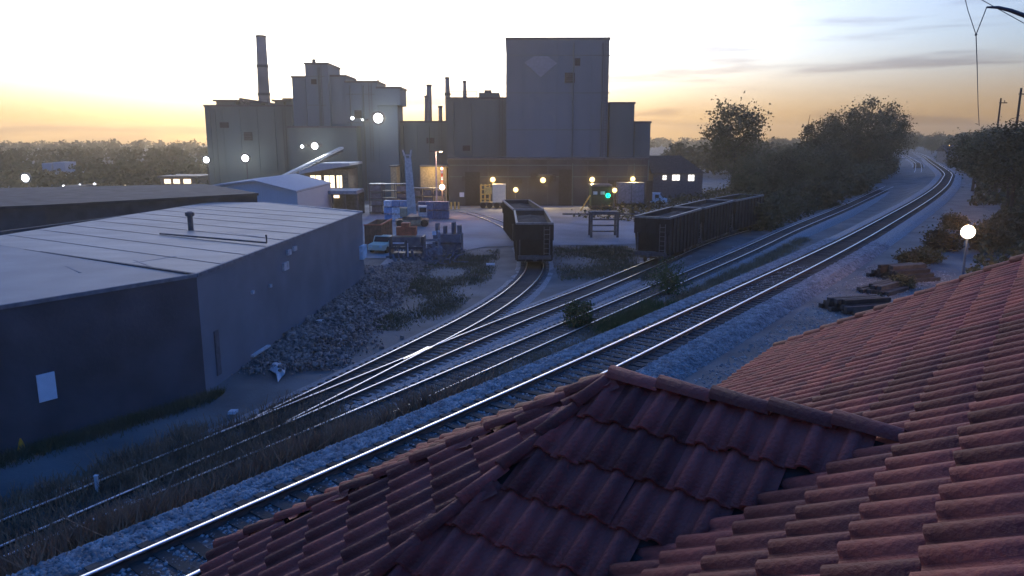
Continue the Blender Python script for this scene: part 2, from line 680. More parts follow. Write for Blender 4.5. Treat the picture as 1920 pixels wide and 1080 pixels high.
# frog of the switch where spur and yard track part
fr = MB()
f0, f1 = onz(756, 673.5, -3.33), onz(806, 650.6, -3.34)
dirf = (f1 - f0).normalized()
nf = Vector((-dirf.y, dirf.x, 0))
fr.add([f0 + nf * .03, f0 - nf * .03, f1 - nf * .16, f1 + nf * .16] + [p + Vector((0, 0, .012)) for p in (f0 + nf * .03, f0 - nf * .03, f1 - nf * .16, f1 + nf * .16)],
       [(3, 2, 1, 0), (4, 5, 6, 7), (0, 1, 5, 4), (1, 2, 6, 5), (2, 3, 7, 6), (3, 0, 4, 7)])
fr.build('switch_frog', M_railold, tsp)

# loose stones along the ballast shoulders
def stones(name, A, ranges, count, size, z_of, material=None, smin=.5):
    s = arclen(A)
    n2 = normals2(A)
    lo, hi = ranges[0]
    w = rng.random(count) ** 1.6
    pos = lo + (hi - lo) * w
    P = np.stack([np.interp(pos, s, A[:, k]) for k in range(3)], 1)
    NN = np.stack([np.interp(pos, s, n2[:, k]) for k in range(2)], 1)
    d = rng.uniform(ranges[1][0], ranges[1][1], count)
    P[:, :2] += NN * d[:, None]
    P[:, 2] = z_of(P, d)
    oct_ = np.array([(1, 0, 0), (0, 1, 0), (-1, 0, 0), (0, -1, 0), (0, 0, .8), (0, 0, -.8)], float)
    fo = np.array([(0, 1, 4), (1, 2, 4), (2, 3, 4), (3, 0, 4), (1, 0, 5), (2, 1, 5), (3, 2, 5), (0, 3, 5)])
    sc = size * rng.uniform(smin, 1.5, (count, 1, 1)) * rng.uniform(.6, 1.3, (count, 6, 3))
    an = rng.uniform(0, 6.28, count)
    ca, sa = np.cos(an)[:, None], np.sin(an)[:, None]
    Q = oct_[None] * sc
    X = Q[..., 0] * ca - Q[..., 1] * sa
    Y = Q[..., 0] * sa + Q[..., 1] * ca
    Q = np.stack([X, Y, Q[..., 2]], -1) + P[:, None, :]
    Fq = (fo[None] + (np.arange(count) * 6)[:, None, None]).reshape(-1, 3)
    return link(name, npmesh(name, Q.reshape(-1, 3), Fq, material or M_stone), kind='stuff')


s_main = arclen(main_c)
near_s = float(s_main[np.argmin(np.hypot(main_c[:, 0] + 8, main_c[:, 1] - 11))])
prof_z = lambda P, d: P[:, 2] - .2 - np.maximum(np.abs(d) - 2.1, 0) / 1.6 + .015
stones('ballast_stones', main_c, ((near_s - 4, near_s + 60), (1.3, 3.1)), 30000, .055, prof_z)
stones('ballast_stones', main_c, ((near_s - 4, near_s + 60), (-3.1, -1.3)), 26000, .055, prof_z)
stones('ballast_stones', main_c, ((near_s - 4, near_s + 45), (-.68, .68)), 5000, .045, lambda P, d: P[:, 2] - .185)
stones('ballast_stones', three_c, ((30, 110), (-1.5, 4.5)), 16000, .06, lambda P, d: P[:, 2] - .2 - np.maximum(np.abs(d) - 1.75, 0) / 1.6 * .45)
stones('ballast_stones', main_c, ((near_s - 4, near_s + 50), (-8, -3)), 12000, .045, lambda P, d: ground_z(P[:, 0], P[:, 1]) + .01)

# ------------------------------------------------------------------ grass and weeds
def blades(name, P, h, w, material, lean=.35):
    n = len(P)
    an = rng.uniform(0, 6.28, n)
    hh = h * rng.uniform(.45, 1.25, n)
    ww = w * rng.uniform(.6, 1.4, n)
    dx, dy = np.cos(an) * ww, np.sin(an) * ww
    lx, ly = rng.normal(0, lean, n) * hh, rng.normal(0, lean, n) * hh
    A = P + np.stack([dx, dy, np.zeros(n)], 1)
    B = P - np.stack([dx, dy, np.zeros(n)], 1)
    T1 = P + np.stack([lx + dx * .3, ly + dy * .3, hh], 1)
    T2 = P + np.stack([lx - dx * .3, ly - dy * .3, hh], 1)
    V = np.stack([A, B, T2, T1], 1).reshape(-1, 3)
    Fq = np.arange(n * 4).reshape(-1, 4)
    return link(name, npmesh(name, V, Fq, material), kind='stuff')


def strip_pts(A, s0, s1, d0, d1, n, clump=0):
    s = arclen(A)
    n2 = normals2(A)
    if clump:
        cs = rng.uniform(s0, s1, clump)
        cd = rng.uniform(d0, d1, clump)
        k = rng.integers(0, clump, n)
        pos = cs[k] + rng.normal(0, .5, n)
        d = cd[k] + rng.normal(0, .35, n)
    else:
        pos = rng.uniform(s0, s1, n)
        d = rng.uniform(d0, d1, n)
    P = np.stack([np.interp(pos, s, A[:, k]) for k in range(3)], 1)
    NN = np.stack([np.interp(pos, s, n2[:, k]) for k in range(2)], 1)
    P[:, :2] += NN * d[:, None]
    P[:, 2] = ground_z(P[:, 0], P[:, 1])
    return P


s3 = arclen(three_c)
sx = lambda A, x, y: float(arclen(A)[np.argmin(np.hypot(A[:, 0] - x, A[:, 1] - y))])
a0, a1 = sx(three_c, -18, 12), sx(three_c, -6, 30)
blades('dry_weeds', strip_pts(three_c, a0 - 10, a1 - 1, -5.5, 4.0, 60000, 620), .6, .02, M_weed)
blades('dry_weeds', strip_pts(three_c, a0 - 10, a1 + 1, -5.5, -2.2, 22000, 300), .8, .02, M_weed)
b0, b1 = sx(three_c, -5, 32), sx(three_c, 3, 45)
blades('dry_weeds', strip_pts(two_c, sx(two_c, -24, 8), sx(two_c, -11, 27), -2.2, 2.4, 20000, 200), .5, .02, M_weed)
blades('pale_dry_grass', strip_pts(three_c, b0, b1, -2.8, -1.2, 14000, 150), .36, .014, M_straw)
c0, c1 = sx(three_c, 6, 49), sx(three_c, 32, 88)
blades('pale_dry_grass', strip_pts(three_c, c0, c1, -3.2, -1.5, 14000, 200), .34, .018, M_straw)
blades('dry_weeds', strip_pts(three_c, b1 - 1, c0 + 4, -3.6, -1.4, 9000, 90), .55, .022, M_leafg)
g = rng.uniform(0, 1, (60000, 2))
gp = np.stack([-10.5 + g[:, 0] * 11.5, 44 + g[:, 1] * 34], 1)
lim = np.interp(gp[:, 1], [40, 45, 50, 60, 68, 80], [-6.5, -5.2, -3.4, -1.8, -1.0, -1.2])
gp = gp[(gp[:, 0] < lim - np.abs(rng.normal(0, .7, len(gp)))) & (np.sin(gp[:, 0] * .9 + gp[:, 1] * .35) + np.sin(gp[:, 1] * .6 - gp[:, 0] * .5 + 1) + rng.normal(0, .7, len(gp)) > -.2)]
blades('yard_grass', np.column_stack([gp, ground_z(gp[:, 0], gp[:, 1])]), .16, .03, M_grass)
g = rng.uniform(0, 1, (30000, 2))
gp = np.stack([3.8 + g[:, 0] * 9.5, 60 + g[:, 1] * 21], 1)
edge_d = np.minimum(np.minimum(gp[:, 0] - 3.8, 13.3 - gp[:, 0]), np.minimum(gp[:, 1] - 60, 81 - gp[:, 1]))
gp = gp[(edge_d > np.abs(rng.normal(0, 1.1, len(gp)))) & (np.sin(gp[:, 0] * .8) + np.sin(gp[:, 1] * .5 + 1) + rng.normal(0, .7, len(gp)) > -.4)]
blades('yard_grass', np.column_stack([gp, ground_z(gp[:, 0], gp[:, 1])]), .18, .03, M_grass)
# grass and weeds along the warehouse foot
wl = np.stack([np.interp(rng.random(9000), [0, 1], [-22, -13.2]), np.zeros(9000)], 1)
wl[:, 1] = 32 + (wl[:, 0] + 13.9) * 1.38 + np.abs(rng.normal(0, .7, 9000)) * -1 - .2
blades('dry_weeds', np.column_stack([wl, ground_z(wl[:, 0], wl[:, 1])]), .35, .014, M_grass)

# ------------------------------------------------------------------ pavement of the yard
b = MB()
poly = [(-12.2, 66), (-3, 80), (13, 82), (22, 84), (32, 100), (52, 128), (46, 142), (-60, 142), (-60, 92), (-24, 92), (-22, 72), (-12.2, 72)]
zf = YARD + .06
b.add([(x, y, zf) for x, y in poly], [tuple(range(len(poly)))])
b.build('yard_pavement', M_pave, kind='structure')

# ------------------------------------------------------------------ depot roof
depot = thing('depot_building', 'depot with a red clay tile hipped roof and projecting bay, filling the lower right', 'building')
PM, PB = .60, .58
ZE = 4.03
QE, QR = 3.72, -1.6
zm = lambda q: ZE + PM * (QE - q)
ZR = zm(QR)
R1, R0 = 13.1, -9.0
E1 = (R1, QE)
RE = (R1 - (QE - QR) * math.tan(R(22.5)), QR)
bay_z = 5.90
br, bq0, bq1 = 4.77, .58, 2.55
run = (bay_z - ZE) / PB
k1 = run * math.tan(R(22.5))
bayc = [(br - run, bq1 + k1), (br - k1, bq1 + run), (br + k1, bq1 + run), (br + run, bq1 + k1)]


def tile_mesh():
    """one barrel tile with its pan: x across, y up the slope (butt at 0), z out of the roof"""
    vs, fs = [], []
    ang = [math.pi * i / 5 for i in range(6)]
    for y, rad, dz in ((0, .052, .028), (.43, .045, .006)):
        row = [(-.111, y, dz - .012)]
        row += [(-math.cos(a) * rad, y, dz - .008 + math.sin(a) * rad * .9) for a in ang]
        row += [(.111, y, dz - .016)]
        vs += row
    n = 8
    for i in range(n - 1):
        fs.append((i, i + 1, n + i + 1, n + i))
    # the butt end: thickness of the clay
    o = len(vs)
    vs += [(-.105, 0, .004)] + [(-math.cos(a) * .042, .002, .008 + math.sin(a) * .036) for a in ang] + [(.105, 0, .004)]
    for i in range(n - 1):
        fs.append((o + i, o + i + 1, i + 1, i))
    me = bpy.data.meshes.new('tile')
    me.from_pydata(vs, [], fs)
    me.materials.append(M_tile)
    me.polygons.foreach_set('use_smooth', [f < 7 for f in range(len(me.polygons))])
    return me


TILE = tile_mesh()
EXPO, WID = .375, .21
cand = []                                                           # (distance key, roof, matrix)


def inside(p, poly):
    c = False
    j = len(poly) - 1
    for i in range(len(poly)):
        a, bb = poly[i], poly[j]
        if (a[1] > p[1]) != (bb[1] > p[1]) and p[0] < (bb[0] - a[0]) * (p[1] - a[1]) / (bb[1] - a[1]) + a[0]:
            c = not c
        j = i
    return c


def roof_face(parent, pts, e0, e1, want=True, hole=None):
    """pts: 3D polygon of the face; e0->e1: its eave, left to right as seen looking up the slope"""
    e0, e1 = Vector(e0), Vector(e1)
    x = (e1 - e0).normalized()
    nrm = None
    c = sum((Vector(p) for p in pts), Vector()) / len(pts)
    y = (c - e0)
    y = (y - x * y.dot(x)).normalized()
    nrm = x.cross(y)
    P2 = [((Vector(p) - e0).dot(x), (Vector(p) - e0).dot(y)) for p in pts]
    if not want:
        return
    x0, x1 = min(p[0] for p in P2), max(p[0] for p in P2)
    y1 = max(p[1] for p in P2)
    for j in range(int(y1 / EXPO) + 1):
        off = 0.0
        for i in range(int((x1 - x0) / WID) + 2):
            tx, ty = x0 + (i + .5) * WID + off, j * EXPO - .04
            if not inside((tx, ty + .2), P2):
                continue
            if hole and inside((tx, ty + .2), [((Vector(p) - e0).dot(x), (Vector(p) - e0).dot(y)) for p in hole]):
                continue
            jx, jy, jz = rng.normal(0, .004), rng.normal(0, .008), abs(rng.normal(0, .004))
            o = e0 + x * (tx + jx) + y * (ty + jy) + nrm * (.036 + jz)
            m = Matrix(((x.x, y.x, nrm.x, o.x), (x.y, y.y, nrm.y, o.y), (x.z, y.z, nrm.z, o.z), (0, 0, 0, 1)))
            m = m @ Matrix.Rotation(rng.normal(0, .014), 4, 'Z') @ Matrix.Rotation(-.05 + rng.normal(0, .006), 4, 'X')
            cand.append((o, parent, m))


V3 = lambda rqp, z: rq(rqp[0], rqp[1], z)
# main roof: faces as thin slabs
L5 = 4.4
E2 = (E1[0] + L5 * .707, E1[1] - L5 * .707)
QB = 2 * QR - QE
E3 = (E2[0], QB + (QE - E2[1]))
E4 = (E1[0], QB)
mainf = [V3((R0, QE), ZE), V3(E1, ZE), V3(RE, ZR), V3((R0, QR), ZR)]
facets = [mainf, [V3(E1, ZE), V3(E2, ZE), V3(RE, ZR)], [V3(E2, ZE), V3(E3, ZE), V3(RE, ZR)], [V3(E3, ZE), V3(E4, ZE), V3(RE, ZR)],
          [V3(E4, ZE), V3((R0, QB), ZE), V3((R0, QR), ZR), V3(RE, ZR)]]
b = MB()
for f in facets:
    b.add(f, [tuple(range(len(f)))])
roof_main = b.build('roof', M_under, depot)
bz = V3
val0 = (br - run, QE)
val1 = (br + run, QE)
A0, A1 = V3((br, bq0), bay_z), V3((br, bq1), bay_z)
cs = [V3(c_, ZE) for c_ in bayc]
near = [V3((br - run, QE - .02), ZE), cs[0], A1, A0]
ang1 = [cs[0], cs[1], A1]
fro = [cs[1], cs[2], A1]
ang2 = [cs[2], cs[3], A1]
farf = [cs[3], V3((br + run, QE - .02), ZE), A0, A1]
b = MB()
for f in (near, ang1, fro, ang2, farf):
    b.add(f, [tuple(range(len(f)))])
roof_bay = b.build('bay_roof', M_under, depot)
hole = [V3((br - run + .4, QE), zm(QE)), V3((br, bq0 + .25), zm(bq0 + .25)), V3((br + run - .4, QE), zm(QE))]
roof_face(roof_main, mainf, mainf[1], mainf[0], hole=hole)
roof_face(roof_main, facets[1], facets[1][1], facets[1][0])
roof_face(roof_bay, near, near[1], near[0])
roof_face(roof_bay, ang1, ang1[1], ang1[0])
roof_face(roof_bay, fro, fro[1], fro[0])
roof_face(roof_bay, ang2, ang2[1], ang2[0])
roof_face(roof_bay, farf, farf[1], farf[0])
camp = Vector((0, 0, HC))


def seen(p):
    dd_ = p - camp
    w = dd_.y * CT - dd_.z * ST
    if w < .5:
        return 1e3 + dd_.length
    u, v = dd_.x / w, (dd_.y * ST + dd_.z * CT) / w
    return dd_.length + (1e3 if abs(u) > .71 or abs(v) > .41 else 0)


cand.sort(key=lambda c_: seen(c_[0]))
for o, par, m in cand[:296]:
    link('tile', TILE, par, mw=m)
tv = np.array([v.co[:] for v in TILE.vertices])
tf = [tuple(p.vertices) for p in TILE.polygons]
for par in (roof_main, roof_bay):
    ms = [m for o, p, m in cand[296:] if p == par]
    if not ms:
        continue
    Vs = np.concatenate([(tv @ np.array(m.to_3x3()).T) + np.array(m.translation) for m in ms])
    Fs = (np.array(tf)[None] + (np.arange(len(ms)) * len(tv))[:, None, None]).reshape(-1, 4)
    link('far_tiles', npmesh('far_tiles', Vs, Fs, M_tile), par, kind='stuff')


def cap_run(parent, a, bb, step=.34, rad=.095):
    a, bb = Vector(a), Vector(bb)
    n = max(1, int((bb - a).length / step))
    d = (bb - a) / n
    me = None
    x = d.normalized()
    up = Vector((0, 0, 1))
    s_ = x.cross(up).normalized()
    t_ = s_.cross(x)
    mb = MB()
    vs, fs = [], []
    for y, r_, dz in ((0, rad, .03), (step + .06, rad * .86, .0)):
        vs += [(y, -math.cos(math.pi * i / 6) * r_, dz + math.sin(math.pi * i / 6) * r_) for i in range(7)]
    o_ = 14
    vs += [(.002, -math.cos(math.pi * i / 6) * rad * .8, .02 + math.sin(math.pi * i / 6) * rad * .8) for i in range(7)]
    for i in range(6):
        fs += [(i, i + 1, 8 + i, 7 + i), (o_ + i, o_ + i + 1, i + 1, i)]
    mb.add(vs, fs)
    me = mb.mesh('ridge_cap')
    me.materials.append(M_tile)
    me.polygons.foreach_set('use_smooth', [k % 2 == 0 for k in range(len(me.polygons))])
    for i in range(n):
        o = a + d * i
        m = Matrix(((x.x, s_.x, t_.x, o.x), (x.y, s_.y, t_.y, o.y), (x.z, s_.z, t_.z, o.z + .045), (0, 0, 0, 1)))
        link('ridge_cap', me, parent, mw=m)


cap_run(roof_bay, A1, A0, rad=.075)
for c_ in cs:
    cap_run(roof_bay, c_, A1, rad=.058)
cap_run(roof_main, V3(E1, ZE), V3(RE, ZR), rad=.075)
cap_run(roof_main, V3(E2, ZE), V3(RE, ZR))
cap_run(roof_main, V3(RE, ZR), V3((R0, QR), ZR))
# soffit, gutter board and walls below
ov = .75
foot = [(R0, QE), E1, E2, E3, E4, (R0, QB)]
b = MB()
b.add([V3(p, ZE - .08) for p in foot], [tuple(range(6))[::-1]])
b.add([V3((br - run, QE - .05), ZE - .081)] + [V3(c_, ZE - .081) for c_ in bayc] + [V3((br + run, QE - .05), ZE - .081)], [(5, 4, 3, 2, 1, 0)])
b.build('soffit', M_trim, depot)
b = MB()
wp = [(R0, QE - ov), (E1[0] - .3, QE - ov), (E2[0] - ov, E2[1] - .3), (E3[0] - ov, E3[1] + .3), (E4[0] - .3, QB + ov), (R0, QB + ov)]
b.prism([tuple(V3(p, 0).xy) for p in wp][::-1], -.6, ZE - .09)
bp = [(br - run + ov, QE - ov + .01), (br - run + ov, bayc[0][1] - .3), (br - k1 + .3, bq1 + run - ov), (br + k1 - .3, bq1 + run - ov), (br + run - ov, bayc[3][1] - .3), (br + run - ov, QE - ov + .01)]
b.prism([tuple(V3(p, 0).xy) for p in bp][::-1], -.6, ZE - .1)
b.build('wall', M_brick, depot)

# ------------------------------------------------------------------ warehouse with the long flat roof
wh = thing('warehouse', 'long flat-roofed warehouse with dark block walls and pale roof at the left', 'building')
zt = 1.8
PA, PBb, PC, PD, PE, PF = (-14.0, 32.6), (-12.4, 61.8), (-23.6, 70.8), (-28.5, 70.4), (-36.5, 38.5), (-28.0, 12.0)
ALL = [PF, PA, PBb, PC, PD, PE]


def wall_between(name, a, b_, z0, z1, th, material, parent):
    a, b_ = Vector((*a, 0)), Vector((*b_, 0))
    d = (b_ - a).normalized()
    n_ = Vector((-d.y, d.x, 0)) * th
    q = MB()
    q.prism([tuple(a.xy), tuple(b_.xy), tuple((b_ + n_).xy), tuple((a + n_).xy)], z0, z1)
    return q.build(name, material, parent)


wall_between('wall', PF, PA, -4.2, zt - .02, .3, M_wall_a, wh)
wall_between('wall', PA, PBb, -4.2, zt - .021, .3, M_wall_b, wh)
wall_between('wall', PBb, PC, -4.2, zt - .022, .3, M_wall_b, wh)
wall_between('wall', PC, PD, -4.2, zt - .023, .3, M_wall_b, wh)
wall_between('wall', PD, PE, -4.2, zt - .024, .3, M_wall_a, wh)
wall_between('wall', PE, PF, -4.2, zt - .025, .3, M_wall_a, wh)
b = MB()
split = (-31.8, 43.4)
crown = (-24.0, 54.0)
vz = {PA: zt, PBb: zt, PC: zt + .1, PD: zt + .15, PE: zt + .1, PF: zt}
b.add([(*PA, zt), (*PBb, zt), (*PC, zt + .1), (*PD, zt + .15), (*split, zt + .12)], [(0, 1, 2, 3, 4)])
rf = b.build('roof', M_flat, wh)
b = MB()
b.add([(*PF, zt - .006), (*PA, zt - .006), (split[0], split[1], zt + .11), (*PE, zt + .09)], [(0, 1, 2, 3)])
rf2 = b.build('roof', M_flatb, wh)
# roof edge flashing
def edge(a, b_, parent, material=M_trim, z=zt, w=.14, h=.16, name='roof_edge'):
    q = MB()
    q.beam((*a, z), (*b_, z), w, h)
    return q.build(name, material, parent)
edge(PF, PA, wh, mat('grey fascia', (.16, .165, .18)))
edge(PA, PBb, wh, mat('grey fascia', (.16, .165, .18)), zt + .003)
edge(PBb, PC, wh, M_trim, zt + .04)
edge(PA, split, wh, M_seam, zt + .045, .18, .06, 'roof_seam')
# felt seams and the pipe run on the roof
for (u0, v0, u1, v1) in ((225, 430, 500, 452), (380, 428, 525, 447), (250, 490, 330, 478), (60, 470, 150, 508), (250, 485, 290, 500)):
    a, c_ = onz(u0, v0, zt + .1), onz(u1, v1, zt + .1)
    q = MB()
    q.beam(a - Vector((0, 0, .08)), c_ - Vector((0, 0, .08)), .09, .03)
    q.build('roof_seam', mat('soft roof seam', (.24, .22, .21)), wh)
for k in range(9):
    f_ = (k + 1) / 10
    a = Vector((*PA, zt + .015)).lerp(Vector((*PBb, zt + .015)), f_)
    c_ = Vector((*split, zt + .13)).lerp(Vector((*PD, zt + .16)), f_)
    q = MB()
    q.beam(a + (c_ - a) * .01, c_, .06, .015)
    q.build('roof_seam', mat('felt lap', (.25, .215, .185)), wh)
q = MB()
a, c_ = onz(300, 438, zt + .16), onz(500, 455, zt + .16)
q.tube([a, c_, c_ + Vector((0, 0, .45))], .06, 6)
q.build('roof_pipe', M_steel, wh)
p = onz(358, 430, zt + .12)
q = MB()
q.tube([p - Vector((0, 0, .1)), p + Vector((0, 0, .85))], .17, 10)
q.tube([p + Vector((0, 0, .85)), p + Vector((0, 0, .9)), p + Vector((0, 0, 1.1)), p + Vector((0, 0, 1.18))], [.2, .29, .29, .12], 10)
q.build('vent_pipe', M_steel, wh)
# the pale square hatch on the dark wall
dw = (Vector((*PA, 0)) - Vector((*PF, 0))).normalized()
nw = Vector((dw.y, -dw.x, 0))


def on_wall(u, v, a, n_):
    d = Vector(ray(u, v))
    k = (Vector((*a, 0)) - Vector((0, 0, HC))).dot(n_) / d.dot(n_)
    return Vector((0, 0, HC)) + d * k


def patch(u0, v0, u1, v1, a, d, n_, material, name, parent, th=.05):
    p0, p1 = on_wall(u0, v0, a, n_), on_wall(u1, v1, a, n_)
    s0, s1 = sorted(((p0 - Vector((*a, 0))).dot(d), (p1 - Vector((*a, 0))).dot(d)))
    z0, z1 = sorted((p0.z, p1.z))
    o = Vector((*a, 0))
    q = MB()
    vs = [o + d * s + Vector((0, 0, z)) + n_ * t for t in (0.002, th) for s, z in ((s0, z0), (s1, z0), (s1, z1), (s0, z1))]
    q.add(vs, [(3, 2, 1, 0), (4, 5, 6, 7), (0, 1, 5, 4), (1, 2, 6, 5), (2, 3, 7, 6), (3, 0, 4, 7)])
    return q.build(name, material, parent)


patch(67, 704, 107, 746, PA, dw, nw, mat('pale blue hatch', (.62, .66, .72), var=.05), 'wall_hatch', wh)
dw2 = (Vector((*PBb, 0)) - Vector((*PA, 0))).normalized()
nw2 = Vector((dw2.y, -dw2.x, 0))
patch(400, 622, 414, 700, PA, dw2, nw2, mat('dark steel door', (.10, .10, .11)), 'door', wh, .06)
for (u, v, s_) in ((534, 499, 5), (540, 473, 3.5), (551, 466, 3), (505, 536, 2), (472, 548, 2)):
    patch(u - s_, v - s_, u + s_, v + s_, PA, dw2, nw2, mat('grey vent cover', (.4, .41, .43)), 'wall_vent', wh, .12)
patch(673, 462, 682, 482, PA, dw2, nw2, mat('pale blue meter box', (.4, .55, .65)), 'meter_box', wh, .3)
# pale plank leaning along the wall foot
q = MB()
a, c_ = onz(460, 668, -3.45), onz(494, 648, -3.45)
q.beam(a + Vector((.35, 0, 0)), c_ + Vector((.3, 0, 0)), .22, .10)
tag(q.build('plank', M_tarp), 'pale plank lying along the foot of the warehouse wall', 'plank')

# low dark annex behind the warehouse
q = MB()
q.prism([(-24.9, 73.3), (-36, 88), (-62, 78), (-50, 52), (-37.5, 60)], -4.2, 2.35)
an = thing('annex', 'low dark flat-roofed building behind the far edge of the warehouse roof', 'building')
q.build('wall', mat('dark annex wall', (.07, .065, .065), var=.3, scale=.8), an)
q = MB()
q.prism([(-24.7, 73.2), (-36, 88.3), (-62.3, 78.1), (-50, 51.7), (-37.4, 59.8)], 2.36, 2.6)
q.build('roof', mat('dark annex roof', (.055, .05, .05), var=.4, scale=.7), an)

# gabled pale shed
sh = thing('shed', 'pale metal shed with a low white gable roof behind the warehouse', 'shed')
Y = 96
e0, ap, e1 = ony(393, 351, Y), ony(478, 341, Y), ony(557, 361, Y)
zb = YARD
q = MB()
q.add([(e0.x, Y, zb), (e1.x, Y, zb), (e1.x, Y, e1.z), (ap.x, Y, ap.z), (e0.x, Y, e0.z)] + [(e0.x, Y + 18, zb), (e1.x, Y + 18, zb), (e1.x, Y + 18, e1.z), (ap.x, Y + 18, ap.z), (e0.x, Y + 18, e0.z)],
      [(0, 1, 2, 3, 4), (9, 8, 7, 6, 5), (1, 6, 7, 2), (5, 0, 4, 9)])
q.build('wall', M_shed, sh)
for (A_, B_) in ((e0, ap), (ap, e1)):
    q = MB()
    dz = Vector((0, 0, .05))
    fr_ = Vector((0, -.4, 0))
    bk = Vector((0, 18.4, 0))
    lo = [A_ + fr_ + dz, B_ + fr_ + dz, B_ + bk + dz, A_ + bk + dz]
    q.add(lo + [x + Vector((0, 0, .2)) for x in lo], [(3, 2, 1, 0), (4, 5, 6, 7), (0, 1, 5, 4), (1, 2, 6, 5), (2, 3, 7, 6), (3, 0, 4, 7)])
    q.build('roof', M_roofw, sh)

# ------------------------------------------------------------------ foundry
def facade_box(u0, u1, v, Y, depth, name, material, parent, zb=YARD - .3):
    a, c_ = ony(u0, v, Y), ony(u1, v, Y)
    q = MB()
    q.box(a.x, c_.x, Y, Y + depth, zb, a.z)
    return q.build(name, material, parent), a.x, c_.x, a.z


def coping(x0, x1, Y, depth, z, parent, material=M_steel):
    q = MB()
    q.box(x0 - .15, x1 + .15, Y - .15, Y + depth + .15, z + .003, z + .35)
    return q.build('roof_coping', material, parent)


def ribs(x0, x1, Y, z0, z1, step, parent, material):
    q = MB()
    n = max(1, int((x1 - x0) / step))
    for i in range(1, n):
        x = x0 + (x1 - x0) * i / n
        q.box(x - .06, x + .06, Y - .10, Y - .003, z0, z1)
    return q.build('siding_ribs', material, parent, kind='stuff')


f1 = thing('foundry_building', 'long low foundry block under the tall chimney, seen against the sunset', 'building')
_, x0, x1, z1 = facade_box(383, 546, 200, 150, 14, 'wall', M_siding, f1)
coping(x0, x1, 150, 14, z1, f1)
ribs(x0, x1, 150, YARD, z1 - .3, 3.2, f1, M_siding)
for (u0, u1, v) in ((405, 441, 190), (470, 488, 193), (515, 531, 190), (535, 543, 187)):
    _, a, c_, zz = facade_box(u0, u1, v, 152, 8, 'roof_unit', M_siding, f1, z1 + .36)
    q = MB()
    q.box(a - .5, c_ + .5, 151.6, 160.4, zz + .003, zz + .3)
    q.build('roof_coping', M_steel, f1)
q = MB()
for k in range(4):
    a = ony(450 + k * 9, 186 + k * 1.5, 153)
    c_ = ony(462 + k * 9, 197, 153)
    q.beam(a, c_, .35)
    q.beam(a, (a.x, a.y, z1), .25)
q.beam(ony(449, 185, 153), ony(486, 191, 153), .4)
q.build('roof_conveyor', M_steel, f1)

f2 = thing('foundry_building', 'stepped foundry block rising to a small square top, left of centre', 'building')
zlast = None
for (u0, u1, v, Y, dep) in ((547, 572, 146, 142, 9), (571.5, 614, 121, 141, 10), (613.5, 648, 144, 142.5, 9), (647.5, 707, 155, 142, 9), (706.5, 750, 166, 141.5, 8)):
    zb_ = YARD - .3 if u1 < 740 else None
    if zb_ is None:
        aa = ony(706.5, 197, 141.5)
        _, x0, x1, zz = facade_box(u0, u1, v, Y, dep, 'wall', M_siding2, f2, aa.z)
        _, a2, c2, z2 = facade_box(707, 745, 197.3, 142.2, 7, 'wall', M_siding2, f2)
    else:
        _, x0, x1, zz = facade_box(u0, u1, v, Y, dep, 'wall', M_siding2, f2)
    coping(x0, x1, Y, dep, zz, f2)
    ribs(x0, x1, Y, 6, zz - .2, 2.6, f2, M_siding2)
for (u, v0, v1, rr) in ((588.5, 121, 111, .35), (709, 155, 150, .18)):
    q = MB()
    q.tube([ony(u, v0, 143), ony(u, v1, 143)], rr, 8)
    q.build('roof_vent', M_steel, f2)
_, x0, x1, zz = facade_box(540, 668, 240, 138, 3.9, 'lower_wall', M_siding, f2)
coping(x0, x1, 138, 3.7, zz, f2)

f3 = thing('foundry_building', 'low connecting foundry block between the stepped block and the tower', 'building')
_, x0, x1, zz = facade_box(749.5, 845, 230, 145, 30, 'wall', M_siding, f3)
coping(x0, x1, 145, 30, zz, f3)
ribs(x0, x1, 145, YARD, zz - .2, 3, f3, M_siding)

f4 = thing('foundry_building', 'flat foundry block adjoining the left side of the tall tower', 'building')
_, x0, x1, zz = facade_box(837, 950, 186, 139, 35, 'wall', M_siding, f4)
coping(x0, x1, 139, 35, zz, f4)
ribs(x0, x1, 139, YARD, zz - .2, 2.8, f4, M_siding)
_, a, c_, z3 = facade_box(898, 936, 174, 141, 12, 'roof_unit', M_siding, f4, zz + .36)
q = MB()
q.box(a + 1.0, a + 2.2, 141.5, 146, z3 + .003, z3 + .5)
q.build('roof_vent', M_steel, f4)

f5 = thing('foundry_tower', 'tall square-topped foundry tower with a pale diamond high on its wall', 'building')
_, x0, x1, zz = facade_box(949, 1143, 74, 137, 26, 'wall', M_siding2, f5)
coping(x0, x1, 137, 26, zz, f5)
ribs(x0, x1, 137, 4, zz - .2, 2.7, f5, M_siding2)
c0_ = ony(1014, 122, 136.9)
q = MB()
dm = [(-2.9, .4), (-1.2, 1.5), (1.2, 1.5), (2.9, .3), (0, -2.1)]
q.add([(c0_.x + x, 136.88, c0_.z + z) for x, z in dm] + [(c0_.x + x, 136.80, c0_.z + z) for x, z in dm],
      [(0, 1, 2, 3, 4), (9, 8, 7, 6, 5)] + [(i, 5 + i, 5 + (i + 1) % 5, (i + 1) % 5) for i in range(5)])
q.build('wall_diamond', mat('pale diamond panel', (.21, .24, .26), var=.1), f5)  # diamond-shaped panel, paler than the tower wall
f6 = thing('foundry_building', 'short stepped foundry block at the right side of the tall tower', 'building')
_, x0, x1, zz = facade_box(1143.5, 1190, 195, 138, 24, 'wall', M_siding, f6)
coping(x0, x1, 138, 24, zz, f6)
_, x0, x1, zz = facade_box(1190.5, 1220, 231, 138.5, 24, 'wall', M_siding, f6)
coping(x0, x1, 138.5, 24, zz, f6)
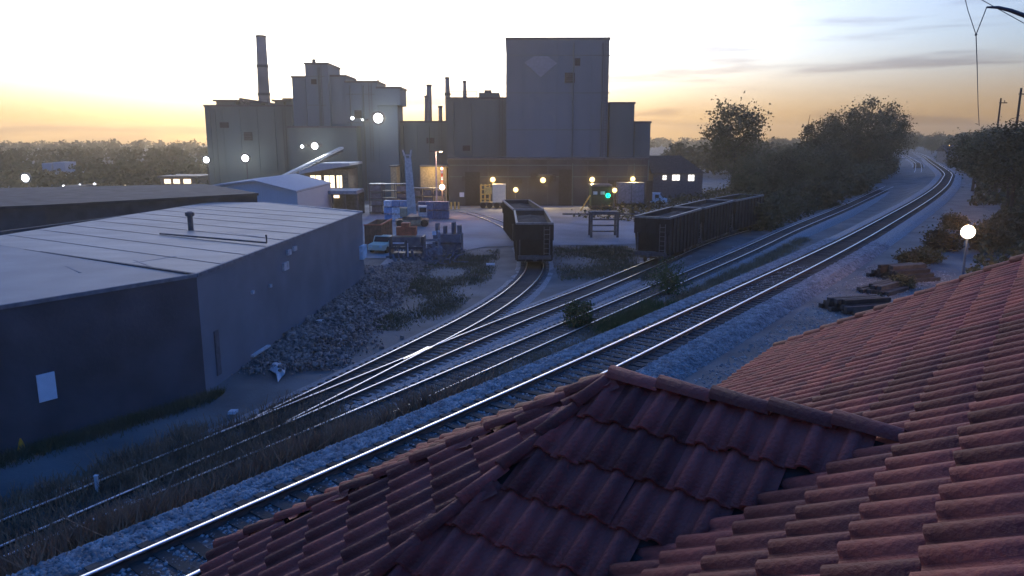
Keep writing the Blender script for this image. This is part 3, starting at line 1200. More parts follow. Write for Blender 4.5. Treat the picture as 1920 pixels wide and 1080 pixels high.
# the lower loading wing in front, where the yellow lamps hang
f7 = thing('loading_wing', 'dark loading wing of the foundry with yellow lamps along its front', 'building')
_, x0, x1, zz = facade_box(840, 1215, 300, 131, 5.5, 'wall', mat('dark loading wall', (.06, .062, .065), var=.3, scale=.3), f7)
coping(x0, x1, 131, 5.5, zz, f7)
ribs(x0, x1, 131, YARD, zz - .2, 3.3, f7, M_steel)
for (u0, u1, v) in ((872, 900, 322), (1048, 1072, 318), (1140, 1162, 338)):
    a, c_ = ony(u0, v, 130.9), ony(u1, v, 130.9)
    q = MB()
    q.box(a.x, c_.x, 130.78, 130.94, YARD + .1, a.z)
    q.build('loading_door', M_dark, f7)
for (u0, u1, v) in ((1010, 1036, 330),):
    a, c_ = ony(u0, v, 129.5), ony(u1, v, 129.5)
    q = MB()
    q.box(a.x, c_.x, 129.6, 130.99, a.z, a.z + .3)
    q.build('door_canopy', M_steel, f7)

# louvres, downpipes, ladders and cladding seams of the big blocks
def facade_detail(parent, u0, u1, vtop, vlow, Y, seed):
    r2 = random.Random(seed)
    a, c_ = ony(u0, vtop, Y), ony(u1, vlow, Y)
    xa, xb, zt_, zl = a.x, c_.x, a.z, c_.z
    for k in range(max(2, int((zt_ - zl) / 5))):
        z = zl + (zt_ - zl) * (k + .6) / max(2, int((zt_ - zl) / 5))
        q = MB()
        q.box(xa + .02, xb - .02, Y - .05, Y - .002, z, z + .14)
        q.build('cladding_seam', M_siding, parent)
    for k in range(max(1, int((xb - xa) / 7))):
        x = r2.uniform(xa + 1, xb - 2.5)
        z = r2.uniform(zl, zt_ - 3)
        w_, h_ = r2.uniform(.9, 2.0), r2.uniform(.8, 1.8)
        q = MB()
        q.box(x, x + w_, Y - .14, Y - .052, z, z + h_)
        fr_ = q.build('louvre', M_dark, parent)
        q = MB()
        n_ = 5
        for i in range(n_):
            q.box(x + .05, x + w_ - .05, Y - .2, Y - .145, z + h_ * i / n_ + .05, z + h_ * (i + .5) / n_)
        q.build('blades', M_steel, fr_, kind='stuff')
    for k in range(2):
        x = r2.uniform(xa + .5, xb - .5)
        q = MB()
        q.tube([(x, Y - .22, YARD), (x, Y - .22, zt_ - .4)], .11, 6)
        q.build('downpipe', M_siding, parent)
    x = xb - 1.1
    q = MB()
    q.box(x - .03, x + .03, Y - .3, Y - .24, zl - 4, zt_ + .9)
    q.box(x + .5, x + .56, Y - .3, Y - .24, zl - 4, zt_ + .9)
    for i in range(int((zt_ - zl + 4) / .5)):
        q.box(x + .031, x + .499, Y - .29, Y - .25, zl - 4 + i * .5, zl - 3.95 + i * .5)
    q.build('ladder', M_steel, parent)


def handrail(parent, u0, u1, v, Y):
    a, c_ = ony(u0, v, Y), ony(u1, v, Y)
    q = MB()
    n_ = max(2, int((c_.x - a.x) / 1.8))
    for i in range(n_ + 1):
        x = a.x + (c_.x - a.x) * i / n_
        q.box(x - .03, x + .03, Y + .1, Y + .16, a.z + .35, a.z + 1.4)
    for z in (.85, 1.36):
        q.box(a.x, c_.x, Y + .11, Y + .15, a.z + z, a.z + z + .05)
    q.build('handrail', M_steel, parent)


facade_detail(f1, 384, 545, 201, 290, 150, 1)
facade_detail(f2, 572, 613, 122, 230, 141, 2)
facade_detail(f2, 648, 706, 156, 262, 142, 3)
facade_detail(f4, 839, 948, 188, 290, 139, 4)
facade_detail(f5, 951, 1141, 76, 285, 137, 5)
facade_detail(f3, 751, 835, 232, 300, 145, 6)
facade_detail(f7, 843, 1212, 302, 345, 131, 7)
handrail(f4, 842, 894, 186, 139)
handrail(f1, 490, 514, 200, 150)

# chimneys
def chimney(label, u0, v0, u1, v1, Y, w0, w1, rings=()):
    a, c_ = ony(u0, v0, Y), ony(u1, v1, Y)
    t = thing('chimney', label, 'chimney', (c_.x, Y, c_.z), group='foundry chimneys')
    q = MB()
    r0, r1 = w0 / 2, w1 / 2
    dx = a.x - c_.x
    h = a.z - c_.z
    q.tube([(0, 0, -6), (0, 0, 0), (dx * .5, 0, h * .5), (dx, 0, h)], [r1, r1, (r0 + r1) / 2, r0], 16)
    q.build('shaft', M_stack, t, True)
    for f_ in rings:
        q = MB()
        rr = r1 + (r0 - r1) * f_ + .14
        q.tube([(dx * f_, 0, h * f_ - .25), (dx * f_, 0, h * f_ + .25)], rr, 16)
        q.build('ring', M_steel, t)
    q = MB()
    q.tube([(dx, 0, h - .3), (dx, 0, h + .05)], r0 + .08, 16)
    q.build('rim', M_steel, t)
    return t


chimney('tallest round chimney, tapering, with ring bands, above the left foundry block', 489, 67, 496, 196, 156, 1.95, 2.3, (.15, .56))
chimney('stout chimney with a thinner pipe on its flank, left of the pair', 804.5, 159, 804, 231, 147, .9, 1.3)
chimney('slender chimney just left of the flat block, tallest of the centre group', 838.5, 145, 839.5, 190, 147, .75, .95, (.3,))
chimney('slender chimney rising from the roof of the flat block', 871, 152, 872, 187, 147, .55, .75)
chimney('short dark chimney stub on the connecting block', 825.5, 199, 826, 231, 146, .75, .75)
chimney('thin pipe chimney clamped against the stout one', 798.3, 180, 798, 231, 146.4, .4, .45)

# lit workshop with diagonal conveyor
ws = thing('workshop', 'workshop with a canopy and three brightly lit openings below the conveyor', 'building')
_, x0, x1, zz = facade_box(571, 652, 318, 128, 8, 'wall', mat('tan workshop wall', (.2, .15, .11)), ws)
q = MB()
a, c_, d_ = ony(560, 322, 126), ony(600, 306, 126), ony(655, 306, 126)
q.add([(a.x, 126, a.z), (c_.x, 126, c_.z), (d_.x, 126, d_.z), (d_.x, 126, d_.z - .4), (a.x, 126, a.z - .4)] + [(a.x, 137, a.z), (c_.x, 137, c_.z), (d_.x, 137, d_.z), (d_.x, 137, d_.z - .4), (a.x, 137, a.z - .4)],
      [(0, 1, 2, 3, 4), (9, 8, 7, 6, 5), (0, 5, 6, 1), (1, 6, 7, 2), (2, 7, 8, 3), (4, 3, 8, 9), (0, 4, 9, 5)])
q.build('roof', M_roofw, ws)
for (u0, u1) in ((582, 603), (608, 628), (631, 642)):
    a, c_ = ony(u0, 329, 127.9), ony(u1, 352, 127.9)
    q = MB()
    q.box(a.x, c_.x, 127.86, 127.98, c_.z, a.z)
    w_ = q.build('lit_window', M_lit, ws)
    q = MB()
    q.box(a.x - .12, a.x, 127.8, 127.99, c_.z, a.z)
    q.box(c_.x, c_.x + .12, 127.8, 127.99, c_.z, a.z)
    q.box(a.x, c_.x, 127.8, 127.99, a.z + .002, a.z + .14)
    q.box((a.x + c_.x) / 2 - .05, (a.x + c_.x) / 2 + .05, 127.78, 127.85, c_.z, a.z)
    q.build('window_frame', M_steel, w_)
cv = thing('conveyor', 'long inclined conveyor rising right from the yard to the stepped block', 'conveyor')
q = MB()
a, c_ = ony(524, 334, 124), ony(641, 277, 136)
q.beam(a, c_, .9, .35)
q.build('belt', mat('conveyor cover', (.5, .48, .44)), cv)
q = MB()
q.beam(a - Vector((0, 0, .6)), c_ - Vector((0, 0, .6)), .7, .2)
for k in range(1, 7):
    p_ = a.lerp(c_, k / 7)
    q.beam(p_, p_ - Vector((0, 0, .7)), .12)
    if k % 3 == 1:
        q.beam(p_, (p_.x, p_.y, YARD), .25)
q.build('truss', M_steel, cv)
# second low building left of the workshop, cars parked behind
q = MB()
lb = thing('low_shed', 'low dark shed with a strip of lit gaps in front of the workshop', 'shed')
a, c_ = ony(552, 358, 112), ony(668, 358, 112)
q.box(a.x, c_.x, 112, 118, a.z - .5, a.z)
q.build('roof', mat('blue grey shed roof', (.2, .22, .25)), lb)
for k in range(6):
    x = a.x + (c_.x - a.x) * k / 5
    q = MB()
    q.box(x - .15, x + .15, 112.2, 112.5, YARD, a.z - .5)
    q.build('post', M_steel, lb)
q = MB()
q.box(a.x, c_.x, 117.6, 117.9, YARD, a.z - .51)
q.build('back_wall', M_steel, lb)
for (u0, u1, v0, v1) in ((585, 605, 378, 387), (612, 624, 379, 386), (598, 607, 366, 371), (626, 636, 366, 371)):
    p0, p1 = ony(u0, v0, 117.5), ony(u1, v1, 117.5)
    q = MB()
    q.box(p0.x, p1.x, 117.4, 117.58, p1.z, p0.z)
    q.build('lit_window', M_lit, lb)

# ------------------------------------------------------------------ lamps
LAMP = .22


def flood(u, v, Y, label, rad, energy, glow, col, zbase=None, bank=1, name='floodlight', cat='floodlight', grp='white floodlights of the foundry', wall=False, arm=None):
    p = ony(u, v, Y)
    zb_ = float(ground_z(p.x, p.y)) if zbase is None else zbase
    t = thing(name, label, cat, (p.x, p.y, zb_), group=grp)
    h = p.z - zb_
    if wall:
        q = MB()
        q.box(-.1, .1, 0, wall, h + .05, h + .18)
        q.box(-.25, .25, wall - .12, wall, h - .2, h + .3)
        q.build('bracket', M_steel, t)
    else:
        q = MB()
        q.tube([(0, .25, 0), (0, .25, h)], [.16, .09], 8)
        q.build('pole', M_steel, t)
    q = MB()
    q.tube([(0, .30, h), (0, .0, h - .02), (0, -rad * .45, h - .05), (0, -rad * .45, h - .05), (0, .01, h - .02)], [rad * .6, rad * 1.05, rad * 1.1, rad * 1.02, rad * .98], 14)
    q.build('housing', M_steel, t)
    q = MB()
    q.sphere((0, 0, h - .03), rad * .85, 14, 10)
    q.build('lens', glow, t, True)
    pl = point_light(name + '_glow', (0, -rad - .12, h - .05), energy * LAMP, col, .12, t, spot=R(150))
    pl.rotation_euler = (R(-70), 0, -math.atan2(p.x, p.y))
    return t


WHT = (.86, .93, 1)
YEL = (1, .72, .34)
flood(710, 221, 137, 'brightest white floodlight, high on the stepped foundry block', 1.15, 1500, M_glow_w, WHT, wall=4.6)
flood(661, 221, 137, 'small white floodlight left of the brightest one, high on the wall', .40, 250, M_glow_w, WHT, wall=.98)
flood(680, 224, 137, 'tiny white lamp between two floodlights on the stepped block', .20, 60, M_glow_w, WHT, wall=4.8)
flood(591, 273, 134, 'white floodlight above the conveyor, right of its small twin', .78, 700, M_glow_w, WHT, wall=3.9)
flood(567, 274, 134, 'small white floodlight just left of the conveyor floodlight', .36, 200, M_glow_w, WHT, wall=3.9)
flood(461, 296, 145, 'white pole floodlight in front of the low foundry block', .88, 900, M_glow_w, WHT)
flood(388, 299, 145, 'white pole floodlight at the left corner of the foundry', .76, 700, M_glow_w, WHT)
flood(50, 333, 110, 'white pole floodlight standing alone at the far left', .74, 500, M_glow_w, WHT)
flood(414, 335, 170, 'tiny white lamp low between the two foundry floodlights', .25, 60, M_glow_w, WHT)
for (u, v, lb_) in ((120, 349, 'left one of three small bluish white lamps in the valley'), (151, 347, 'middle one of three small bluish white lamps in the valley'), (178, 345, 'right one of three small bluish white lamps in the valley')):
    flood(u, v, 165, lb_, .38, 80, M_glow_w, WHT, grp='small valley lamps')
for (u, v, Y, r_, lb_, wl_) in ((924, 336, 130.2, .62, 'yellow lamp above the cream and yellow truck', .78), (967, 355, 126, .58, 'yellow lamp low on a post left behind the hopper cars', False),
                           (1018, 337, 129, .66, 'yellow lamp on the wall directly above the hopper cars', 1.98), (1110, 336, 130.2, .64, 'yellow lamp above the green machine', .78),
                           (1152, 356, 120, .54, 'yellow lamp low on a post right of the green light', False), (1186, 335, 130.2, .60, 'rightmost yellow lamp, above the pale trailer', .78)):
    flood(u, v, Y, lb_, r_, 520, M_glow_y, YEL, name='yard_lamp', cat='lamp', grp='yellow lamps of the loading wing', wall=wl_)
for k, (u, v) in enumerate(((217, 348), (235, 347), (260, 340), (270, 350), (287, 349), (306, 350))):
    flood(u, v, 185, ('leftmost', 'second from left', 'highest', 'fourth from left', 'fifth from left', 'rightmost')[k] + ' of the tiny orange lamps in the dark valley', .22, 15, M_glow_y, (1, .6, .25), name='street_lamp', cat='lamp', grp='tiny orange valley lamps')
# twin-armed street lamp in the yard
p = ony(817, 284, 116)
t = thing('street_lamp', 'tall twin-armed yard lamp with a lit head, left of the truck', 'street lamp', (p.x, 116, YARD))
h = p.z - YARD
q = MB()
q.tube([(0, 0, 0), (0, 0, h)], [.14, .09], 8)
q.build('pole', mat('pinkish pole', (.5, .4, .38)), t)  # pole in one pale pinkish base colour
for s in (-1, 1):
    q = MB()
    q.beam((0, 0, h - .05), (s * .9, 0, h + .02), .08)
    q.box(s * .55 - .45 * (s < 0) - .0, s * .55 + .45 * (s > 0), -.16, .16, h - .02, h + .12)
    hd = q.build('lamp_head', M_steel, t)
    if s == 1:
        q = MB()
        q.box(.5, 1.0, -.14, .14, h - .10, h - .022)
        q.build('lens', M_glow_y, hd)
point_light('street_lamp_glow', (.9, -.3, h - .4), 30, (1, .7, .5), .2, t)
# red strobe with striped mast
p = ony(829, 351, 112)
t = thing('warning_beacon', 'orange flashing beacon under a red and white striped mast', 'beacon', (p.x, 112, YARD))
h = p.z - YARD
q = MB()
q.tube([(0, 0, 0), (0, 0, h)], .12, 8)
q.build('post', M_steel, t)
for k in range(4):
    q = MB()
    q.tube([(0, 0, h + .55 + k * .5), (0, 0, h + 1.05 + k * .5)], .16, 8)
    q.build('mast_band', (M_red, M_white)[k % 2], t)
q = MB()
q.sphere((0, 0, h), .42, 10, 8)
q.build('lens', mat('hot beacon lens', (1, .6, .4), emit=(1, .62, .4), es=.6), t, True)
q = MB()
q.sphere((0, 0, h + 2.75), .2, 8, 6)
q.build('lens', M_glow_r, t, True)
point_light('beacon_glow', (0, -.7, h), 45, (1, .45, .25), .2, t)

# platform globe lamp at the right
p = onz(1815, 435, 3.0)
t = thing('globe_lamp', 'glowing warm globe lamp on a post beyond the roof edge at right', 'lamp post', (p.x, p.y, -.5))
q = MB()
q.tube([(0, 0, 0), (0, 0, .5), (0, 0, .55), (0, 0, 3.15)], [.14, .14, .07, .055], 10)
q.build('post', M_steel, t, True)
q = MB()
q.sphere((0, 0, 3.5), .34, 16, 12)
q.build('globe', M_glow_o, t, True)
point_light('globe_lamp_glow', (0, 0, 3.98), 60, (1, .55, .28), .1, t)
# amber light far down the line
flood(1780, 272, 260, 'small amber lamp far along the main line', .3, 10, mat('amber lens', (1, .6, .2), emit=(1, .6, .22), es=.6), (1, .6, .2), name='street_lamp', cat='lamp', grp='far lamps by the line')

# ------------------------------------------------------------------ rail cars
def railcar(label, pos, az, length, material, width=3.15, hgt=4.2, grp='dark open rail cars', slope=.5, floor=.8):
    """open-top hopper: y along the car (0 = near end), z from rail top"""
    t = thing('rail_car', label, 'rail car', pos, -az, grp)
    w = width / 2
    zb_, zt_ = floor, hgt
    q = MB()
    # outer shell with sloping ends towards the bottom
    sl = slope
    out = [(-w, 0, zt_), (w, 0, zt_), (w, length, zt_), (-w, length, zt_)]
    mid = [(-w, 0, zt_ - 1.5), (w, 0, zt_ - 1.5), (w, length, zt_ - 1.5), (-w, length, zt_ - 1.5)]
    lowr = [(-w, sl, zb_), (w, sl, zb_), (w, length - sl, zb_), (-w, length - sl, zb_)]
    inn = [(-w + .1, .1, zt_), (w - .1, .1, zt_), (w - .1, length - .1, zt_), (-w + .1, length - .1, zt_)]
    inb = [(-w + .1, .3, zt_ - .55), (w - .1, .3, zt_ - .55), (w - .1, length - .3, zt_ - .55), (-w + .1, length - .3, zt_ - .55)]
    vs = out + mid + lowr + inn + inb
    fs = []
    for i in range(4):
        j = (i + 1) % 4
        fs += [(4 + i, 4 + j, j, i), (8 + i, 8 + j, 4 + j, 4 + i), (i, j, 12 + j, 12 + i), (12 + i, 12 + j, 16 + j, 16 + i)]
    fs += [(11, 10, 9, 8), (16, 17, 18, 19)]
    q.add(vs, fs)
    q.build('body', material, t)
    q = MB()
    nx_, ny_ = 7, 15
    vs = [(-w + .12 + (width - .24) * i / (nx_ - 1), .3 + (length - .6) * j / (ny_ - 1),
           zt_ - .5 + .32 * math.sin(math.pi * i / (nx_ - 1)) * (.6 + .4 * math.sin(j * 1.3)) + random.uniform(-.08, .08)) for j in range(ny_) for i in range(nx_)]
    q.add(vs, [(j * nx_ + i, j * nx_ + i + 1, (j + 1) * nx_ + i + 1, (j + 1) * nx_ + i) for j in range(ny_ - 1) for i in range(nx_ - 1)])
    q.build('load', mat('dark scrap load', (.02, .02, .021), var=.5, scale=4), t)
    n = int(length / 1.1)
    q = MB()
    for i in range(n + 1):
        y = .06 + (length - .12) * i / n
        zlo = zb_ if sl < y < length - sl else zt_ - 1.55
        for s in (-1, 1):
            q.box(min(s * (w + .003), s * (w + .11)), max(s * (w + .003), s * (w + .11)), y - .05, y + .05, zlo, zt_ - .15)
    for x in (-w + .4, -w / 3, w / 3, w - .4):
        q.box(x - .05, x + .05, -.09, -.003, zt_ - 1.5, zt_ - .15)
    q.build('side_posts', material, t, kind='stuff')
    q = MB()
    for s in (-1, 1):
        q.box(s * w - .09, s * w + .09, -.1, length + .1, zt_ - .14, zt_ + .05)
    for y in (-.03, length + .03):
        q.box(-w + .091, w - .091, y - .09, y + .09, zt_ - .139, zt_ + .049)
    q.build('top_chord', M_rim, t)
    q = MB()
    q.box(-.35, .35, -.2, length + .2, .75, 1.1)
    q.box(-w + .1, w - .1, -.25, .05, .78, 1.12)
    q.box(-w + .1, w - .1, length - .05, length + .25, .78, 1.12)
    for x in (-w + .25, w - .25):
        q.box(x - .06, x + .06, .0, .12, 1.1, zt_ - 1.45)
    q.build('underframe', M_steel, t)
    for y in (1.6, length - 1.6):
        q = MB()
        for s in (-1, 1):
            q.box(s * .98 - .08, s * .98 + .08, y - 1.1, y + 1.1, .42, .68)
            q.box(s * .98 - .11, s * .98 + .11, y - .3, y + .3, .3, .8)
        q.box(-.97, .97, y - .18, y + .18, .45, .72)
        bo = q.build('bogie', M_steel, t)
        for dy in (-.85, .85):
            q = MB()
            for s in (-1, 1):
                q.tube([(s * .72, y + dy, .46), (s * .82, y + dy, .46)], .45, 14)
            q.tube([(-.72, y + dy, .46), (.72, y + dy, .46)], .07, 8)
            q.build('wheelset', mat('worn wheel steel', (.12, .1, .09), rough=.4, metal=.6), bo)
    for y0, y1 in ((-.25, -.8), (length + .25, length + .8)):
        q = MB()
        q.beam((0, y0, .9), (0, y1, .9), .2, .28)
        q.box(-.17, .17, min(y1, y1 + .18 * np.sign(y1)), max(y1, y1 + .18 * np.sign(y1)), .74, 1.08)
        q.build('coupler', M_steel, t)
    q = MB()
    for k in range(6):
        q.box(w - .75, w - .25, -.16, -.12, 1.3 + k * .42, 1.34 + k * .42)
    for x in (w - .75, w - .25):
        q.box(x - .02, x + .02, -.165, -.115, 1.15, 3.7)
    q.build('ladder', M_rim, t)
    return t


def at_path(A, s_):
    s = arclen(A)
    return np.array([np.interp(s_, s, A[:, k]) for k in range(3)])


def car_on(A, s0, length, label, material, **kw):
    a, c_ = at_path(A, s0), at_path(A, s0 + length)
    az = math.atan2(c_[0] - a[0], c_[1] - a[1])
    return railcar(label, tuple(a), az, length, material, **kw)


sh0 = sx(spur_c, 1.5, 65.6)
car_on(spur_c, sh0, 12.0, 'black open hopper car on the yard spur, its flat end towards us', M_car, hgt=4.0, floor=.5)
car_on(spur_c, sh0 + 13.6, 12.0, 'black open hopper car coupled behind the nearest hopper on the spur', M_car, hgt=4.0, floor=.5)
st0 = sx(two_c, 12.4, 68.3)
car_on(two_c, st0, 10.6, 'nearest of the dark open cars on the middle track, with a bare end platform', M_carb, hgt=4.3)
car_on(two_c, st0 + 12.0, 10.6, 'second dark open car on the middle track, patched with pale panels', M_carb, hgt=4.3)
car_on(two_c, st0 + 24.0, 10.6, 'farthest dark open car on the middle track, half hidden by bushes', M_carb, hgt=4.3)

# ------------------------------------------------------------------ yard clutter
# crane: knuckle boom handler
p = onz(773, 424, YARD)
t = thing('crane', 'pale crane with a tall upright boom and forked tip beside the blue crates', 'crane', tuple(p), R(8))
q = MB()
for s in (-1, 1):
    q.beam((s * .42, 0, 1.6), (s * .22 - .35, .2, 9.0), .22, .4)
for k in range(9):
    f_ = k / 8
    x = .42 - .2 * f_
    q.beam((-x - .35 * f_, .2 * f_, 1.8 + 7 * f_), (x - .35 * f_, .2 * f_, 1.8 + 7 * f_), .16)
    if k < 8:
        g_ = (k + 1) / 8
        q.beam((-x - .35 * f_, .2 * f_, 1.8 + 7 * f_), (.42 - .2 * g_ - .35 * g_, .2 * g_, 1.8 + 7 * g_), .1)
q.add([(-.40, .12, 1.8), (.40, .12, 1.8), (-.14, .3, 9), (-.56, .3, 9), (-.40, .22, 1.8), (.40, .22, 1.8), (-.14, .4, 9), (-.56, .4, 9)],
      [(3, 2, 1, 0), (4, 5, 6, 7), (0, 1, 5, 4), (1, 2, 6, 5), (2, 3, 7, 6), (3, 0, 4, 7)])
q.build('boom', M_crane, t)
q = MB()
for s in (-1, 1):
    q.beam((-.35 + s * .25, .2, 8.9), (-.45 + s * .55, .2, 10.1), .2)
q.beam((-.95, .2, 9.4), (.15, .2, 9.4), .14)
q.build('boom_tip', M_crane, t)
q = MB()
q.prism([(1.3 * math.cos(a), 1.3 * math.sin(a)) for a in [i * math.pi / 6 for i in range(12)]], .9, 1.35)
q.build('turntable', M_steel, t)
q = MB()
q.box(-2.2, 2.2, -1.1, 1.4, .35, .9)
q.box(-1.6, -.6, -.9, .9, 1.36, 2.5)
q.build('chassis', mat('tan machine paint', (.36, .27, .18)), t)
q = MB()
q.box(.9, 2.0, -.7, .8, 1.36, 2.7)
q.build('cab', M_crane, t)
q = MB()
q.box(1.0, 1.9, -.73, -.702, 1.9, 2.5)
q.build('cab_window', M_dark, t)
for s in (-1.6, 1.6):
    for y in (-1.2, 1.45):
        q = MB()
        q.tube([(s, y - .2, .5), (s, y + .05, .5)], .5, 12)
        q.build('wheel', M_rubber, t)

# blue and white crates, grey stillages
def crate(label, pos, sx_, sy_, sz_, material, grp, rz=0):
    t = thing('crate', label, 'crate', pos, rz, grp)
    q = MB()
    q.box(-sx_ / 2, sx_ / 2, -sy_ / 2, sy_ / 2, .12, sz_)
    for k in range(3):
        z = .2 + (sz_ - .3) * k / 2
        q.box(-sx_ / 2 - .03, sx_ / 2 + .03, -sy_ / 2 - .03, sy_ / 2 + .03, z, z + .07)
    q.build('bin', material, t)
    q = MB()
    for x in (-sx_ / 2 + .1, 0, sx_ / 2 - .1):
        q.box(x - .06, x + .06, -sy_ / 2, sy_ / 2, 0, .118)
    q.build('feet', M_steel, t)
    return t


base = onz(722, 414, YARD)
lv = ('bottom', 'middle', 'top')
proto = None
cols = ('first', 'second', 'third')
for c_ in range(3):
    for l_ in range(3):
        pos = (base.x + .55 + c_ * 1.12, base.y + rng.normal(0, .1), YARD + l_ * .98)
        lab = f'blue crate, {lv[l_]} of the {cols[c_]} column in the stack left of the crane'
        mt = M_pale if (c_, l_) in ((1, 0), (1, 1), (0, 2)) else M_blue
        if mt is M_pale:
            lab = lab.replace('blue crate', 'whitish crate')
        crate(lab, pos, 1.05, 1.2, .95, mt, 'stacked blue crates', rng.normal(0, .03))
base = onz(783, 412, YARD)
colw = ('first', 'second', 'third', 'last')
for c_ in range(4):
    for l_ in range(2):
        pos = (base.x + .6 + c_ * 1.13, base.y + 1 + rng.normal(0, .1), YARD + l_ * 1.3)
        crate(f'dark blue crate, {("lower", "upper")[l_]} one in the {colw[c_]} column right of the crane', pos, 1.06, 1.3, 1.27,
              mat('dark blue crate', (.07, .13, .22), var=.25, rnd=.25), 'stacked dark blue crates', rng.normal(0, .03))
# storage racks
def rack(label, u0, u1, v0, Y, levels, depth=2.0):
    a, c_ = ony(u0, v0, Y), ony(u1, v0, Y)
    t = thing('storage_rack', label, 'storage rack', (a.x, Y, YARD), 0, 'steel storage racks in the yard')
    w, h = c_.x - a.x, a.z - YARD
    n = max(2, int(w / 1.5))
    q = MB()
    for i in range(n + 1):
        for y in (0, depth):
            q.box(w * i / n - .06, w * i / n + .06, y - .06, y + .06, 0, h)
    q.build('posts', M_steel, t)
    for k in range(levels + 1):
        z = .25 + (h - .4) * k / levels
        q = MB()
        q.box(-.1, w + .1, -.1, depth + .1, z, z + .1)
        q.build('shelf', M_rim if k == levels else M_steel, t)
    for k in range(levels):
        z = .36 + (h - .4) * k / levels
        for i in range(n):
            if rng.random() < .8:
                q = MB()
                x = w * (i + .5) / n
                hh = (h - .4) / levels * rng.uniform(.5, .8)
                q.box(x - w / n * .38, x + w / n * .38, .2, depth - .2, z, z + hh)
                q.build('load', M_crate, t)
    return t


rack('tall grey storage rack of stacked stillages behind the blue crates', 692, 764, 344, 116, 4)
rack('lower brownish storage rack behind the crane, right of the tall rack', 770, 832, 352, 120, 3)
# brown container next to the warehouse
p = onz(681, 471, YARD)
t = thing('container', 'rusty brown open container at the corner of the warehouse', 'container', (p.x + .2, p.y, YARD), R(-2))
q = MB()
q.box(0, 1.75, 0, .08, .15, 2.7)
q.box(0, .08, .081, 6, .15, 2.7)
q.box(1.67, 1.75, .081, 6, .15, 2.7)
q.box(.081, 1.669, 5.92, 6, .15, 2.699)
q.box(.081, 1.669, .081, 5.919, .15, 1.9)
q.build('body', M_rust, t)
q = MB()
for x in (.2, .65, 1.1, 1.55):
    q.box(x - .05, x + .05, -.07, -.002, .2, 2.6)
for k in range(7):
    q.box(1.753, 1.82, .4 + k * .85, .5 + k * .85, .2, 2.6)
q.build('ribs', M_rust, t)
q = MB()
q.box(-.05, 1.8, -.05, .13, 2.702, 2.8)
q.box(1.6, 1.8, .131, 6, 2.702, 2.8)
q.build('rim', M_red, t)


def vehicle(name, label, cat, pos, rz, body, Lx=4.6, Wy=1.8, kind='pickup'):
    """x forward, origin at centre on ground"""
    t = thing(name, label, cat, pos, rz)
    q = MB()
    h = Lx / 2
    w = Wy / 2
    if kind == 'pickup':
        prof = [(-h, .4), (h, .4), (h, .95), (h - 1.3, 1.05), (h - 1.7, 1.65), (h - 2.9, 1.65), (h - 3.0, 1.05), (-h, 1.0)]
    else:
        prof = [(-h, .4), (h, .4), (h, 1.0), (h - .5, 1.15), (h - 1.2, 2.05), (-h + .1, 2.1), (-h, 1.9)]
    n = len(prof)
    q.add([(x, -w, z) for x, z in prof] + [(x, w, z) for x, z in prof], [tuple(range(n)), tuple(range(2 * n - 1, n - 1, -1))] + [(i, n + i, n + (i + 1) % n, (i + 1) % n) for i in range(n)])
    q.build('body', body, t)
    q = MB()
    for s in (-1, 1):
        y0, y1 = sorted((s * (w + .004), s * (w + .02)))
        if kind == 'pickup':
            q.box(h - 2.75, h - 1.75, y0, y1, 1.1, 1.5)
        else:
            q.box(h - 1.9, h - 1.2, y0, y1, 1.2, 1.8)
    q.build('side_window', M_dark, t)
    q = MB()
    if kind == 'pickup':
        q.add([(h - 1.31, -w + .1, 1.10), (h - 1.31, w - .1, 1.10), (h - 1.66, w - .1, 1.6), (h - 1.66, -w + .1, 1.6)], [(0, 1, 2, 3)])
    else:
        q.add([(h - .50, -w + .1, 1.20), (h - .50, w - .1, 1.20), (h - 1.12, w - .1, 1.98), (h - 1.12, -w + .1, 1.98)], [(0, 1, 2, 3)])
    q.build('windscreen', M_dark, t)
    for x in (-h + .9, h - .9):
        for s in (-1, 1):
            q = MB()
            q.tube([(x, s * (w - .2), .36), (x, s * (w + .03), .36)], .36, 12)
            q.build('wheel', M_rubber, t)
    for s in (-1, 1):
        q = MB()
        q.box(h + .003, h + .03, s * (w - .35) - .15, s * (w - .35) + .15, .7, .88)
        q.build('headlight', M_white, t)
    return t


p = onz(719, 474, YARD)
vehicle('pickup_truck', 'white pickup truck parked between the brown container and the scrap heap', 'pickup truck', tuple(p + Vector((0, 1.2, 0))), R(-105), M_cream)
p = ony(1226, 356, 134)
vehicle('van', 'white van parked on the lot right of the black sign post', 'van', (p.x, 134, YARD + .06), R(-20), M_white, 4.6, 1.9, 'van')

# cream and yellow truck under its lamp
p = ony(925, 388, 127)
t = thing('flatbed_truck', 'cream box truck with yellow loading frame under a yellow lamp', 'truck', (p.x, 127, YARD + .06))
q = MB()
q.box(-.1, 2.1, -1.2, 1.2, 1.0, 4.0)
q.build('box', M_cream, t)
q = MB()
for x in (-2.1, -1.4, -.6):
    q.box(x - .1, x + .1, -1.2, -1.0, 1.0, 3.9)
    q.box(x - .1, x + .1, 1.0, 1.2, 1.0, 3.9)
for z in (1.5, 2.3, 3.1, 3.8):
    q.box(-2.15, -.5, -1.22, -1.02, z, z + .14)
q.box(-1.3, -.2, -1.35, -1.21, 2.4, 3.6)
q.build('loading_frame', M_yellow, t)
q = MB()
q.box(-2.2, 2.2, -1.1, 1.1, .55, .99)
q.build('chassis', M_steel, t)
for x in (-1.7, -.6, .6, 1.7):
    q = MB()
    for s in (-1, 1):
        q.tube([(x, s * .85, .48), (x, s * 1.13, .48)], .48, 12)
    q.build('wheel', M_rubber, t)
